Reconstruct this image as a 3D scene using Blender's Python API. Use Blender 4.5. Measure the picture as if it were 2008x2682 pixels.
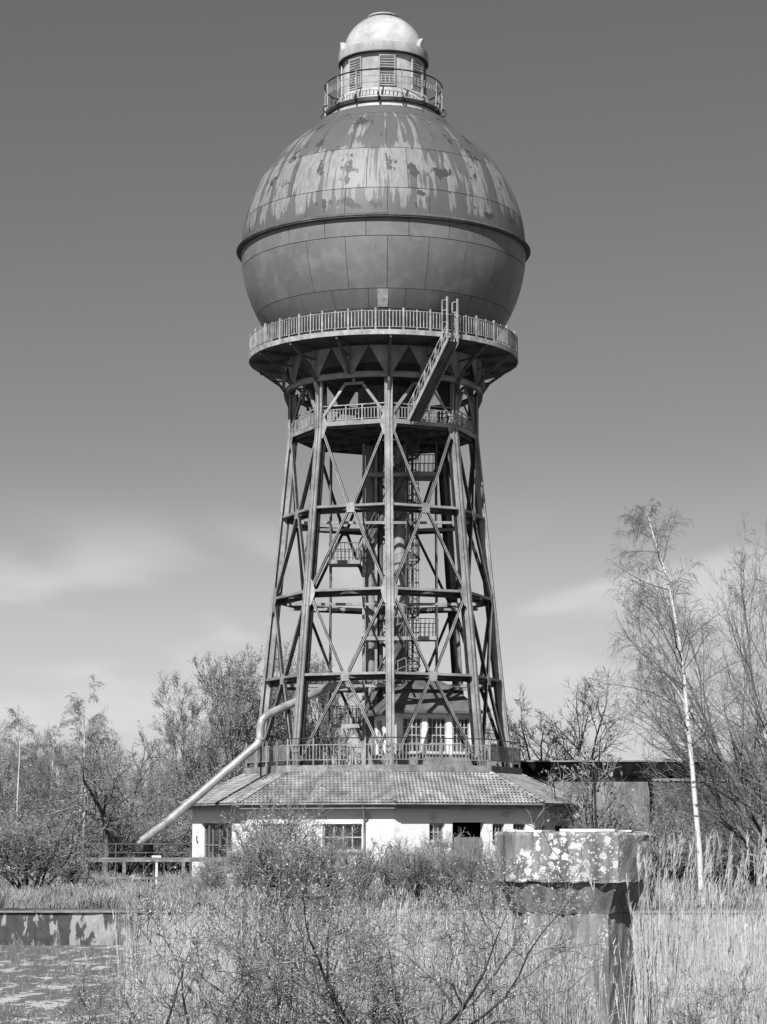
import bpy, math, random
import numpy as np
from mathutils import Vector, Matrix

# ------------------------------------------------------------------ scene, camera, light
scene = bpy.context.scene
for o in list(bpy.data.objects):
    bpy.data.objects.remove(o)
RAD = math.radians
F = 5800.0                       # focal length in photograph pixels (2008 x 2682)
PITCH = math.atan(824 / F)
CAM = Vector((0, -132, 3.05))
cd = bpy.data.cameras.new('camera')
cam = bpy.data.objects.new('camera', cd)
scene.collection.objects.link(cam)
cam.location = CAM
cam.rotation_euler = (math.pi / 2 + PITCH, 0, 0)
cd.sensor_fit = 'VERTICAL'
cd.sensor_height = 36
cd.lens = F / 2682 * 36
cd.clip_start = 0.5
cd.clip_end = 8000
scene.camera = cam

SUN_AZ, SUN_EL = RAD(-20), RAD(42)    # azimuth measured from the camera side towards the right
SUN_DIR = Vector((math.sin(SUN_AZ) * math.cos(SUN_EL), -math.cos(SUN_AZ) * math.cos(SUN_EL), math.sin(SUN_EL)))
sl = bpy.data.lights.new('sun', 'SUN')
sl.energy = 5.0
sl.angle = RAD(0.53)
sl.color = (1, 1, 1)
sun = bpy.data.objects.new('sun', sl)
scene.collection.objects.link(sun)
sun.rotation_euler = SUN_DIR.to_track_quat('Z', 'Y').to_euler()

world = bpy.data.worlds.new('World')
scene.world = world
world.use_nodes = True
nt = world.node_tree
nt.nodes.clear()


def nd(t, typ, **kw):
    n = t.nodes.new(typ)
    for k, v in kw.items():
        if k.startswith('i_'):
            key = k[2:]
            key = int(key) if key.isdigit() else key.replace('_', ' ')
            n.inputs[key].default_value = v
        else:
            setattr(n, k, v)
    return n


def math_n(t, op, a, b=None, clamp=False):
    n = t.nodes.new('ShaderNodeMath')
    n.operation = op
    n.use_clamp = clamp
    for i, x in enumerate((a, b)):
        if x is None:
            continue
        if isinstance(x, (int, float)):
            n.inputs[i].default_value = x
        else:
            t.links.new(x, n.inputs[i])
    return n.outputs[0]


def smooth_n(t, x, a, b):
    n = t.nodes.new('ShaderNodeMapRange')
    n.interpolation_type = 'SMOOTHSTEP'
    n.inputs['From Min'].default_value = a
    n.inputs['From Max'].default_value = b
    t.links.new(x, n.inputs['Value'])
    return n.outputs[0]


def mixf(t, fac, a, b):
    n = t.nodes.new('ShaderNodeMix')
    n.data_type = 'FLOAT'
    for i, x in ((0, fac), (2, a), (3, b)):
        if isinstance(x, (int, float)):
            n.inputs[i].default_value = x
        else:
            t.links.new(x, n.inputs[i])
    return n.outputs[0]


sky = nd(nt, 'ShaderNodeTexSky', sky_type='NISHITA', sun_disc=False)
sky.sun_elevation = SUN_EL
sky.sun_rotation = RAD(200)
sky.altitude = 0
sky.air_density = 1.0
sky.dust_density = 1.0
sky.ozone_density = 1.0
sep = nd(nt, 'ShaderNodeSeparateColor')
nt.links.new(sky.outputs[0], sep.inputs[0])
# black-and-white film behind a red filter
bw = math_n(nt, 'ADD', math_n(nt, 'MULTIPLY', sep.outputs[0], 0.85), math_n(nt, 'MULTIPLY', sep.outputs[1], 0.15))
tc = nd(nt, 'ShaderNodeTexCoord')
sx = nd(nt, 'ShaderNodeSeparateXYZ')
nt.links.new(tc.outputs['Generated'], sx.inputs[0])
el = sx.outputs['Z']
# thin cloud layer seen at a low angle: project the view direction on a plane
den = math_n(nt, 'ADD', math_n(nt, 'MAXIMUM', el, 0.0), 0.10)
cx = math_n(nt, 'DIVIDE', sx.outputs['X'], den)
cy = math_n(nt, 'DIVIDE', sx.outputs['Y'], den)
cv = nd(nt, 'ShaderNodeCombineXYZ')
nt.links.new(cx, cv.inputs[0])
nt.links.new(cy, cv.inputs[1])
cn = nd(nt, 'ShaderNodeTexNoise', i_Scale=2.3, i_Detail=4.0, i_Roughness=0.42, i_Distortion=0.35)
mp = nd(nt, 'ShaderNodeMapping')
mp.inputs['Location'].default_value = (1.4, 9.3, 0)
mp.inputs['Rotation'].default_value = (0, 0, RAD(28))
mp.inputs['Scale'].default_value = (1.0, 0.45, 1)
nt.links.new(cv.outputs[0], mp.inputs[0])
nt.links.new(mp.outputs[0], cn.inputs['Vector'])
cmask = smooth_n(nt, cn.outputs[0], 0.47, 0.72)
fade = math_n(nt, 'SUBTRACT', 1.0, smooth_n(nt, el, 0.095, 0.15))
cm = math_n(nt, 'MULTIPLY', math_n(nt, 'MULTIPLY', cmask, fade), 0.85)
hz = math_n(nt, 'MULTIPLY', math_n(nt, 'SUBTRACT', 1.0, smooth_n(nt, el, 0.0, 0.18)), 0.8)   # horizon veil, the same all round
cm = math_n(nt, 'SUBTRACT', 1.0, math_n(nt, 'MULTIPLY', math_n(nt, 'SUBTRACT', 1.0, cm), math_n(nt, 'SUBTRACT', 1.0, hz)))
val = mixf(nt, cm, bw, 8.7)
comb = nd(nt, 'ShaderNodeCombineColor')
for i in range(3):
    nt.links.new(val, comb.inputs[i])
bg = nd(nt, 'ShaderNodeBackground', i_Strength=0.055)
nt.links.new(comb.outputs[0], bg.inputs[0])
wo = nd(nt, 'ShaderNodeOutputWorld')
nt.links.new(bg.outputs[0], wo.inputs[0])

scene.view_settings.view_transform = 'Standard'
scene.view_settings.look = 'None'
scene.view_settings.gamma = 1
scene.view_settings.exposure = 0.6
scene.view_settings.use_curve_mapping = False
scene.render.engine = 'CYCLES'
scene.cycles.max_bounces = 4

rng = np.random.default_rng(7)
random.seed(7)
COL = scene.collection


# ------------------------------------------------------------------ helpers
def P(px, py, Y):
    """point of the place seen at photograph pixel (px, py) at world depth Y"""
    a = (px - 1004) / F
    b = (1341 - py) / F
    dy = math.cos(PITCH) - b * math.sin(PITCH)
    dz = math.sin(PITCH) + b * math.cos(PITCH)
    t = (Y - CAM.y) / dy
    return Vector((a * t, Y, CAM.z + dz * t))


def PX(px, Y, z=0.0):
    """world x of pixel column px at depth Y and height z"""
    t = (Y - CAM.y) * math.cos(PITCH) + (z - CAM.z) * math.sin(PITCH)
    return (px - 1004) / F * t


def Zf(py, r):
    return P(1004, py, -r).z


def pol(az, r, z=0.0):
    return Vector((r * math.sin(az), -r * math.cos(az), z))


ORG = {}


def org(o):
    return ORG.get(o.name, Vector((0, 0, 0))) if o else Vector((0, 0, 0))


def tag(o, label=None, cat=None, group=None, kind=None):
    if label:
        o['label'] = label
    if cat:
        o['category'] = cat
    if group:
        o['group'] = group
    if kind:
        o['kind'] = kind
    return o


def empty(name, loc, label, cat, group=None):
    o = bpy.data.objects.new(name, None)
    o.empty_display_size = 0.3
    o.location = loc
    COL.objects.link(o)
    ORG[o.name] = Vector(loc)
    return tag(o, label, cat, group)


def link(name, me, mat, parent=None, loc=None):
    """link a mesh whose vertices are in the parent's space"""
    o = bpy.data.objects.new(name, me)
    if mat is not None and not me.materials:
        me.materials.append(mat)
    COL.objects.link(o)
    if parent is not None:
        o.parent = parent
    if loc is not None:
        o.location = loc
    ORG[o.name] = org(parent) + Vector(o.location)
    return o


def inst(o, rz=None, loc=None, rot=None, scale=None, parent=None):
    c = o.copy()
    COL.objects.link(c)
    if rz is not None:
        c.rotation_euler = (0, 0, rz)
    if rot is not None:
        c.rotation_euler = rot
    if loc is not None:
        c.location = loc
    if scale is not None:
        c.scale = scale
    if parent is not None:
        c.parent = parent
    ORG[c.name] = org(c.parent) + Vector(c.location)
    return c


class MB:
    def __init__(s):
        s.v = []
        s.f = []

    def add(s, vs, fs):
        n = len(s.v)
        s.v += [tuple(v) for v in vs]
        s.f += [tuple(i + n for i in f) for f in fs]
        return s

    def box(s, c, size, rz=0.0, m=None):
        hx, hy, hz = size[0] / 2, size[1] / 2, size[2] / 2
        c = Vector(c)
        R = m if m is not None else Matrix.Rotation(rz, 3, 'Z')
        vs = [c + R @ Vector((x * hx, y * hy, z * hz)) for z in (-1, 1) for y in (-1, 1) for x in (-1, 1)]
        return s.add(vs, [(0, 2, 3, 1), (4, 5, 7, 6), (0, 1, 5, 4), (2, 6, 7, 3), (0, 4, 6, 2), (1, 3, 7, 5)])

    def bar(s, a, b, w, h, up=(0, 0, 1), off=(0, 0)):
        a = Vector(a)
        b = Vector(b)
        d = (b - a).normalized()
        u = Vector(up)
        u = (u - d * u.dot(d)).normalized()
        sd = d.cross(u)
        a = a + sd * off[0] + u * off[1]
        b = b + sd * off[0] + u * off[1]
        vs = []
        for p in (a, b):
            for x, y in ((-1, -1), (1, -1), (1, 1), (-1, 1)):
                vs.append(p + sd * (x * w / 2) + u * (y * h / 2))
        return s.add(vs, [(0, 1, 2, 3), (7, 6, 5, 4), (0, 4, 5, 1), (1, 5, 6, 2), (2, 6, 7, 3), (3, 7, 4, 0)])

    def path(s, pts, r, n=8, cap=True):
        pts = [Vector(p) for p in pts]
        rs = r if isinstance(r, (list, tuple)) else [r] * len(pts)
        base = len(s.v)
        prev = None
        for i, p in enumerate(pts):
            if i == 0:
                d = pts[1] - pts[0]
            elif i == len(pts) - 1:
                d = pts[-1] - pts[-2]
            else:
                d = (pts[i + 1] - p).normalized() + (p - pts[i - 1]).normalized()
            d.normalize()
            if prev is None:
                u = Vector((0, 0, 1)) if abs(d.z) < 0.9 else Vector((1, 0, 0))
            else:
                u = prev
            u = (u - d * u.dot(d)).normalized()
            prev = u
            w = d.cross(u)
            for k in range(n):
                a = 2 * math.pi * k / n
                s.v.append(tuple(p + (u * math.cos(a) + w * math.sin(a)) * rs[i]))
        for i in range(len(pts) - 1):
            for k in range(n):
                a = base + i * n + k
                b = base + i * n + (k + 1) % n
                s.f.append((a, b, b + n, a + n))
        if cap:
            s.f.append(tuple(base + k for k in reversed(range(n))))
            e = base + (len(pts) - 1) * n
            s.f.append(tuple(e + k for k in range(n)))
        return s

    def lathe(s, prof, n=96, a0=0.0, a1=2 * math.pi, c=(0, 0)):
        full = abs(a1 - a0 - 2 * math.pi) < 1e-6
        m = n if full else n + 1
        base = len(s.v)
        for r, z in prof:
            for k in range(m):
                a = a0 + (a1 - a0) * k / n
                s.v.append((c[0] + r * math.sin(a), c[1] - r * math.cos(a), z))
        for i in range(len(prof) - 1):
            for k in range(n):
                a = base + i * m + k
                b = base + i * m + (k + 1) % m
                s.f.append((a, b, b + m, a + m))
        return s

    def plate(s, pts, nrm, th):
        """flat polygon (list of points) given thickness along nrm, centred"""
        nv = Vector(nrm).normalized() * (th / 2)
        k = len(pts)
        vs = [Vector(p) - nv for p in pts] + [Vector(p) + nv for p in pts]
        fs = [tuple(reversed(range(k))), tuple(range(k, 2 * k))]
        for i in range(k):
            j = (i + 1) % k
            fs.append((i, j, j + k, i + k))
        return s.add(vs, fs)

    def mesh(s, name, off=(0, 0, 0), smooth=None):
        me = bpy.data.meshes.new(name)
        o = Vector(off)
        me.from_pydata([tuple(Vector(v) - o) for v in s.v], [], s.f)
        if smooth:
            me.polygons.foreach_set('use_smooth', [True] * len(me.polygons))
            me.set_sharp_from_angle(angle=RAD(smooth))
        me.update()
        return me

    def build(s, name, mat, parent=None, smooth=None, loc=None):
        """vertices in world coordinates; loc = world position of the object's origin"""
        base = org(parent)
        if loc is not None:
            me = s.mesh(name, loc, smooth)
            return link(name, me, mat, parent, Vector(loc) - base)
        return link(name, s.mesh(name, base, smooth), mat, parent)


# ------------------------------------------------------------------ materials (greys: the photograph is black and white)
def g(v):
    return (v, v, v, 1)


def base_mat(name, rough=0.8, spec=0.3, metal=0.0):
    m = bpy.data.materials.new(name)
    m.use_nodes = True
    t = m.node_tree
    b = t.nodes['Principled BSDF']
    b.inputs['Roughness'].default_value = rough
    b.inputs['Specular IOR Level'].default_value = spec
    b.inputs['Metallic'].default_value = metal
    return m, t, b


def noise_n(t, vec, scale, detail=5.0, rough=0.55, dist=0.0):
    n = nd(t, 'ShaderNodeTexNoise', i_Scale=scale, i_Detail=detail, i_Roughness=rough, i_Distortion=dist)
    if vec is not None:
        t.links.new(vec, n.inputs['Vector'])
    return n.outputs[0]


def pos_n(t, scale=(1, 1, 1), kind='Position'):
    if kind == 'Position':
        v = nd(t, 'ShaderNodeNewGeometry').outputs['Position']
    else:
        v = nd(t, 'ShaderNodeTexCoord').outputs['Object']
    m = nd(t, 'ShaderNodeMapping')
    m.inputs['Scale'].default_value = scale
    t.links.new(v, m.inputs[0])
    return m.outputs[0]


KA = 0.66


def out_grey(t, b, v, k=None):
    v = math_n(t, 'MULTIPLY', v, KA if k is None else k)
    c = nd(t, 'ShaderNodeCombineColor')
    for i in range(3):
        t.links.new(v, c.inputs[i])
    t.links.new(c.outputs[0], b.inputs['Base Color'])


def bump_n(t, b, h, strength=0.3, dist=0.02):
    n = nd(t, 'ShaderNodeBump', i_Strength=strength, i_Distance=dist)
    t.links.new(h, n.inputs['Height'])
    t.links.new(n.outputs[0], b.inputs['Normal'])


def simple(name, lo, hi, scale=2.0, rough=0.8, spec=0.3, metal=0.0, stretch=(1, 1, 1), bump=0.0, vary=0.0, kind='Position', lo_t=0.3, hi_t=0.7, k=None):
    m, t, b = base_mat(name, rough, spec, metal)
    v = pos_n(t, stretch, kind)
    n1 = noise_n(t, v, scale, 6, 0.6)
    n2 = noise_n(t, v, scale * 7, 3, 0.6)
    k = math_n(t, 'ADD', math_n(t, 'MULTIPLY', n1, 0.7), math_n(t, 'MULTIPLY', n2, 0.3))
    val = mixf(t, smooth_n(t, k, lo_t, hi_t), lo, hi)
    if vary:
        oi = nd(t, 'ShaderNodeObjectInfo')
        val = math_n(t, 'MULTIPLY', val, math_n(t, 'ADD', math_n(t, 'MULTIPLY', oi.outputs['Random'], 2 * vary), 1 - vary))
    out_grey(t, b, val, k)
    if bump:
        bump_n(t, b, n2, bump, 0.02)
    return m


MAT = {}
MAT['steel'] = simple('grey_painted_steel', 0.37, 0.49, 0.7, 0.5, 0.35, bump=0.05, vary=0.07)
MAT['steel_dark'] = simple('dark_weathered_steel', 0.10, 0.19, 1.7, 0.6, 0.3, stretch=(1, 1, 0.4), vary=0.1)
MAT['rail'] = simple('pale_railing_paint', 0.42, 0.60, 2.0, 0.55, 0.35, vary=0.08)
MAT['dark_rail_shade'] = simple('dark_handrail_and_shade_paint', 0.03, 0.07, 2.0, 0.5, 0.3)  # handrail tone, also standing for shade on inward steel and under the cornice
MAT['seam'] = simple('dark_plate_joint', 0.09, 0.14, 2.0, 0.8, 0.2)
MAT['dome'] = simple('glossy_dome_paint', 0.74, 0.74, 0.5, 0.075, 0.4, k=.95)
MAT['lantern'] = simple('lantern_paint', 0.56, 0.66, 0.6, 0.5, 0.35, stretch=(1, 1, .4), k=.7)
MAT['louvre'] = simple('grey_louvre_paint', 0.22, 0.30, 3.0, 0.6, 0.3)
MAT['pipe'] = simple('galvanised_pipe', 0.60, 0.74, 1.2, 0.36, 0.5, metal=0.35, k=.8)
MAT['tile'] = simple('roof_tile', 0.30, 0.52, 1.1, 0.75, 0.25, bump=0.3, vary=0.16, k=.75)
MAT['slab'] = simple('platform_concrete', 0.28, 0.46, 1.6, 0.85, 0.2, bump=0.2)
MAT['pav_roof'] = simple('pavilion_felt_roof', 0.15, 0.20, 1.2, 0.8, 0.25, bump=0.15)
MAT['frame_white'] = simple('white_window_paint', 0.62, 0.8, 3.0, 0.55, 0.3, k=.85)
MAT['gutter'] = simple('weathered_zinc_gutter', 0.25, 0.4, 2.0, 0.5, 0.4)
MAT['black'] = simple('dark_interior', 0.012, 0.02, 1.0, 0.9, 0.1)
MAT['gate'] = simple('weathered_board_gate', 0.26, 0.42, 3.0, 0.8, 0.2, stretch=(3, 3, .5))
MAT['wood'] = simple('weathered_timber', 0.22, 0.42, 3.0, 0.85, 0.2, stretch=(.6, 3, 3), bump=.2)
MAT['iron'] = simple('black_cast_iron', 0.006, 0.018, 3.0, 0.8, 0.1)


def glass_mat():
    m, t, b = base_mat('window_glass', 0.06, 0.5)
    oi = nd(t, 'ShaderNodeObjectInfo')
    out_grey(t, b, math_n(t, 'ADD', math_n(t, 'MULTIPLY', oi.outputs['Random'], 0.05), 0.012))
    return m


MAT['glass'] = glass_mat()


def tank_mat(zc):
    m, t, b = base_mat('peeling_tank_paint', 0.5, 0.35)
    gp = nd(t, 'ShaderNodeNewGeometry').outputs['Position']
    s = nd(t, 'ShaderNodeSeparateXYZ')
    t.links.new(gp, s.inputs[0])
    az = math_n(t, 'MULTIPLY', math_n(t, 'ARCTAN2', s.outputs['X'], math_n(t, 'MULTIPLY', s.outputs['Y'], -1.0)), 8.0)
    z = math_n(t, 'SUBTRACT', s.outputs['Z'], zc)
    cv = nd(t, 'ShaderNodeCombineXYZ')
    t.links.new(az, cv.inputs[0])
    t.links.new(z, cv.inputs[2])
    v = cv.outputs[0]

    def mapped(sc, loc=(0, 0, 0)):
        mm = nd(t, 'ShaderNodeMapping')
        mm.inputs['Scale'].default_value = sc
        mm.inputs['Location'].default_value = loc
        t.links.new(v, mm.inputs[0])
        return mm.outputs[0]
    # long runs of peeled pale coat, hard edged
    oi = nd(t, 'ShaderNodeObjectInfo')
    n1 = noise_n(t, mapped((1.5, 1, 0.10)), 1.0, 4, 0.55, 0.15)
    n2 = noise_n(t, mapped((4.2, 1, 0.45), (5, 0, 2)), 1.0, 3, 0.5)
    nb = noise_n(t, mapped((0.30, 1, 0.40), (1.3, 0, 4)), 1.0, 2, 0.5)
    nlump = noise_n(t, mapped((0.75, 1, 0.85), (7, 0, 3)), 1.0, 4, 0.55)
    band = math_n(t, 'MULTIPLY', smooth_n(t, z, -0.6, 1.5), math_n(t, 'SUBTRACT', 1.0, smooth_n(t, z, 4.0, 5.2)))
    cap_ = math_n(t, 'MULTIPLY', smooth_n(t, z, 5.0, 5.6), math_n(t, 'SUBTRACT', 1.0, smooth_n(t, z, 6.4, 7.4)))
    field = math_n(t, 'ADD', math_n(t, 'ADD', math_n(t, 'MULTIPLY', n1, 0.80), math_n(t, 'MULTIPLY', n2, 0.46)), math_n(t, 'MULTIPLY', nb, 0.28))
    field = math_n(t, 'ADD', field, math_n(t, 'ADD', math_n(t, 'MULTIPLY', band, 0.15), math_n(t, 'MULTIPLY', cap_, 0.06)))
    field = math_n(t, 'ADD', field, math_n(t, 'MULTIPLY', math_n(t, 'SUBTRACT', oi.outputs['Random'], 0.5), 0.10))
    pale = smooth_n(t, field, 0.875, 0.905)
    pale = math_n(t, 'MULTIPLY', pale, smooth_n(t, z, 0.30, 0.6))
    lump = smooth_n(t, math_n(t, 'ADD', math_n(t, 'MULTIPLY', nlump, 0.75), math_n(t, 'MULTIPLY', n2, 0.25)), 0.57, 0.59)
    pale = math_n(t, 'MULTIPLY', pale, math_n(t, 'SUBTRACT', 1.0, lump))
    dark = math_n(t, 'MULTIPLY', lump, smooth_n(t, z, 0.2, 0.5))
    soft = noise_n(t, mapped((0.35, 1, 0.25), (9, 0, 1)), 1.0, 5, 0.6)
    fine = noise_n(t, mapped((2.2, 1, 0.8), (2, 0, 8)), 2.0, 4, 0.6)
    basev = math_n(t, 'ADD', 0.110, math_n(t, 'MULTIPLY', soft, 0.13))
    basev = math_n(t, 'ADD', basev, math_n(t, 'MULTIPLY', fine, 0.05))
    basev = mixf(t, math_n(t, 'MULTIPLY', dark, 0.8), basev, 0.085)
    palev = math_n(t, 'ADD', 0.10, math_n(t, 'MULTIPLY', fine, 0.33))
    upper = smooth_n(t, z, -0.3, 0.0)
    basev = math_n(t, 'MULTIPLY', basev, mixf(t, upper, 1.0, 0.66))
    col = mixf(t, pale, basev, palev)
    # blotchy stains and dark specks on the lower bowl
    st = noise_n(t, mapped((0.5, 1, 0.5), (3, 0, 3)), 1.5, 6, 0.65, 0.6)
    low = math_n(t, 'SUBTRACT', 1.0, upper)
    col = mixf(t, math_n(t, 'MULTIPLY', math_n(t, 'MULTIPLY', smooth_n(t, st, 0.46, 0.66), low), 0.75), col, 0.27)
    sk = noise_n(t, mapped((1.2, 1, 1.0), (1, 0, 6)), 3.0, 5, 0.7)
    col = mixf(t, math_n(t, 'MULTIPLY', math_n(t, 'MULTIPLY', smooth_n(t, sk, 0.62, 0.70), low), 0.5), col, 0.10)
    col = math_n(t, 'MULTIPLY', col, math_n(t, 'ADD', math_n(t, 'MULTIPLY', oi.outputs['Random'], 0.12), 0.94))
    out_grey(t, b, col)
    bump_n(t, b, soft, 0.15, 0.05)
    rv = math_n(t, 'ADD', 0.42, math_n(t, 'MULTIPLY', fine, 0.25))
    t.links.new(rv, b.inputs['Roughness'])
    return m


def plaster_mat():
    m, t, b = base_mat('white_rendered_wall', 0.9, 0.2)
    KK = .9
    v = pos_n(t)
    n1 = noise_n(t, v, 0.8, 6, 0.6)
    n2 = noise_n(t, v, 6.0, 4, 0.6)
    gp = nd(t, 'ShaderNodeSeparateXYZ')
    t.links.new(nd(t, 'ShaderNodeNewGeometry').outputs['Position'], gp.inputs[0])
    low = math_n(t, 'SUBTRACT', 1.0, smooth_n(t, gp.outputs['Z'], 0.0, 0.9))
    dirt = math_n(t, 'ADD', smooth_n(t, n1, 0.54, 0.68), math_n(t, 'MULTIPLY', low, smooth_n(t, n2, 0.3, 0.6)), True)
    val = mixf(t, math_n(t, 'MULTIPLY', dirt, 0.8), math_n(t, 'ADD', 0.66, math_n(t, 'MULTIPLY', n2, 0.12)), 0.42)
    out_grey(t, b, val, KK)
    bump_n(t, b, n2, 0.2, 0.02)
    return m


MAT['plaster'] = plaster_mat()


def lichen_mat():
    m, t, b = base_mat('lichened_concrete', 0.92, 0.2)
    v = pos_n(t, kind='Object')
    gp = nd(t, 'ShaderNodeSeparateXYZ')
    t.links.new(nd(t, 'ShaderNodeNewGeometry').outputs['Position'], gp.inputs[0])
    n0 = noise_n(t, pos_n(t, (1, 1, .22), 'Object'), 3.6, 7, 0.65, .4)
    n1 = noise_n(t, v, 14, 5, 0.65)
    basev = math_n(t, 'ADD', mixf(t, smooth_n(t, n0, 0.36, 0.60), 0.13, 0.33), math_n(t, 'MULTIPLY', n1, 0.05))
    # round lichen colonies gathered in drifts
    def colony(scale, thr, soft):
        vo = nd(t, 'ShaderNodeTexVoronoi', i_Scale=scale)
        vo.inputs['Randomness'].default_value = 1.0
        wob = nd(t, 'ShaderNodeVectorMath', operation='ADD')
        nn = nd(t, 'ShaderNodeTexNoise', i_Scale=22.0, i_Detail=4.0)
        t.links.new(v, nn.inputs['Vector'])
        sc = nd(t, 'ShaderNodeVectorMath', operation='SCALE')
        sc.inputs['Scale'].default_value = 0.09
        t.links.new(nn.outputs['Color'], sc.inputs[0])
        t.links.new(v, wob.inputs[0])
        t.links.new(sc.outputs[0], wob.inputs[1])
        t.links.new(wob.outputs[0], vo.inputs['Vector'])
        return math_n(t, 'SUBTRACT', 1.0, smooth_n(t, vo.outputs['Distance'], thr, thr + soft))
    drift = noise_n(t, pos_n(t, (1.0, 1.0, 0.5), 'Object'), 2.6, 3, 0.5)
    cap = smooth_n(t, gp.outputs['Z'], 2.25, 2.45)
    gate = mixf(t, cap, smooth_n(t, drift, 0.66, 0.69), smooth_n(t, drift, 0.47, 0.53))
    l1 = math_n(t, 'MULTIPLY', colony(7.5, 0.34, 0.04), gate)
    l2 = math_n(t, 'MULTIPLY', colony(19.0, 0.30, 0.05), smooth_n(t, drift, 0.45, 0.56))
    li = math_n(t, 'MAXIMUM', l1, l2)
    val = mixf(t, li, basev, math_n(t, 'ADD', 0.60, math_n(t, 'MULTIPLY', n1, 0.28)))
    out_grey(t, b, val)
    bump_n(t, b, math_n(t, 'ADD', n1, math_n(t, 'MULTIPLY', li, 0.6)), 0.5, 0.02)
    return m


MAT['lichen'] = lichen_mat()


def wall_stain_mat():
    m, t, b = base_mat('stained_basin_concrete', 0.92, 0.2)
    v1 = pos_n(t, (1.5, 1, 0.55))
    v2 = pos_n(t, (1, 1, 1))
    n1 = noise_n(t, v1, 1.3, 5, 0.55, 0.5)
    n2 = noise_n(t, v2, 3.0, 6, 0.65)
    sx_ = nd(t, 'ShaderNodeSeparateXYZ')
    t.links.new(nd(t, 'ShaderNodeNewGeometry').outputs['Position'], sx_.inputs[0])
    right = smooth_n(t, sx_.outputs['X'], -10.5, -8.5)
    pal = mixf(t, right, smooth_n(t, n1, 0.52, 0.57), smooth_n(t, n1, 0.40, 0.50))
    val = mixf(t, pal, math_n(t, 'ADD', 0.015, math_n(t, 'MULTIPLY', n2, 0.13)), math_n(t, 'ADD', 0.22, math_n(t, 'MULTIPLY', n2, 0.3)))
    out_grey(t, b, val)
    bump_n(t, b, n2, 0.4, 0.03)
    return m


MAT['basin_wall'] = wall_stain_mat()


def mud_mat():
    m, t, b = base_mat('drying_mud', 0.7, 0.3)
    v1 = pos_n(t, (1.2, 0.45, 1))
    n1 = noise_n(t, v1, 1.0, 9, 0.68, 0.4)
    n2 = noise_n(t, pos_n(t), 3.0, 6, 0.65)
    crust = smooth_n(t, math_n(t, 'ADD', n1, math_n(t, 'MULTIPLY', n2, 0.35)), 0.715, 0.745)
    val = mixf(t, crust, math_n(t, 'ADD', 0.03, math_n(t, 'MULTIPLY', n2, 0.28)), math_n(t, 'ADD', 0.34, math_n(t, 'MULTIPLY', n2, 0.5)))
    out_grey(t, b, val)
    bump_n(t, b, n2, 0.8, 0.06)
    return m


MAT['mud'] = mud_mat()
MAT['ground'] = simple('rough_grassy_ground', 0.09, 0.22, 0.35, 0.95, 0.1, bump=0.6)
MAT['shed_wall'] = simple('streaked_shed_render', 0.15, 0.46, 0.7, 0.9, 0.15, stretch=(1, 1, .25), bump=.2)
MAT['shed_fascia'] = simple('black_felt_fascia', 0.008, 0.02, 1.5, 0.9, 0.1)
MAT['old_wall'] = simple('overgrown_brick_wall', 0.08, 0.2, 1.4, 0.95, 0.15, bump=.5)
MAT['bark'] = simple('grey_bark', 0.14, 0.32, 4.0, 0.95, 0.1, kind='Object', vary=.15)
MAT['bark_dark'] = simple('dark_bark', 0.05, 0.11, 5.0, 0.95, 0.1, kind='Object')
MAT['twig'] = simple('spring_twigs', 0.30, 0.56, 1.0, 0.95, 0.1, kind='Object', vary=.15, k=1.0)
MAT['scrub'] = simple('grey_scrub_twigs', 0.30, 0.66, 1.6, 0.95, 0.1, kind='Object', vary=.12, k=1.0)
MAT['twig_birch'] = simple('birch_twigs', 0.24, 0.42, 1.0, 0.95, 0.1, kind='Object', vary=.1, k=.95)
MAT['twig_bush'] = simple('bush_twigs', 0.12, 0.56, 2.5, 0.95, 0.1, kind='Object', k=.8)
MAT['bud'] = simple('spring_buds', 0.44, 0.78, 3.0, 0.8, 0.2, kind='Object', k=.95)
MAT['reed'] = simple('dry_reed', 0.50, 0.80, 1.4, 0.8, 0.2, kind='Object')
MAT['reed_far'] = simple('dry_reed_bed', 0.46, 0.84, 0.9, 0.8, 0.2, kind='Object', k=.78)
MAT['grass'] = simple('pale_rough_grass', 0.26, 0.55, 0.5, 0.9, 0.1, kind='Object')


def birch_mat():
    m, t, b = base_mat('birch_bark', 0.75, 0.2)
    n1 = noise_n(t, pos_n(t, (1.2, 1.2, 2.4), 'Object'), 2.2, 5, 0.7)
    n2 = noise_n(t, pos_n(t, (1, 1, 1), 'Object'), 10, 4, 0.7)
    val = mixf(t, smooth_n(t, n1, 0.56, 0.62), math_n(t, 'ADD', 0.62, math_n(t, 'MULTIPLY', n2, 0.25)), 0.12)
    out_grey(t, b, val)
    return m


MAT['birch'] = birch_mat()


def ivy_mat():
    return simple('leaf_litter', 0.08, 0.25, 2.0, 0.9, 0.1)


# ------------------------------------------------------------------ vectorised meshes for plants
def np_mesh(name, V, Q=None, T=None):
    me = bpy.data.meshes.new(name)
    parts = []
    starts = []
    nq = 0 if Q is None else len(Q)
    ntri = 0 if T is None else len(T)
    loops = []
    if nq:
        loops.append(Q.reshape(-1))
    if ntri:
        loops.append(T.reshape(-1))
    loops = np.concatenate(loops).astype(np.int32)
    me.vertices.add(len(V))
    me.vertices.foreach_set('co', V.astype(np.float32).reshape(-1))
    me.loops.add(len(loops))
    me.loops.foreach_set('vertex_index', loops)
    me.polygons.add(nq + ntri)
    ls = np.concatenate([np.arange(nq) * 4, nq * 4 + np.arange(ntri) * 3]).astype(np.int32)
    me.polygons.foreach_set('loop_start', ls)
    me.update(calc_edges=True)
    return me


def nrm(a):
    return a / np.maximum(np.linalg.norm(a, axis=-1, keepdims=True), 1e-9)


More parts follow.
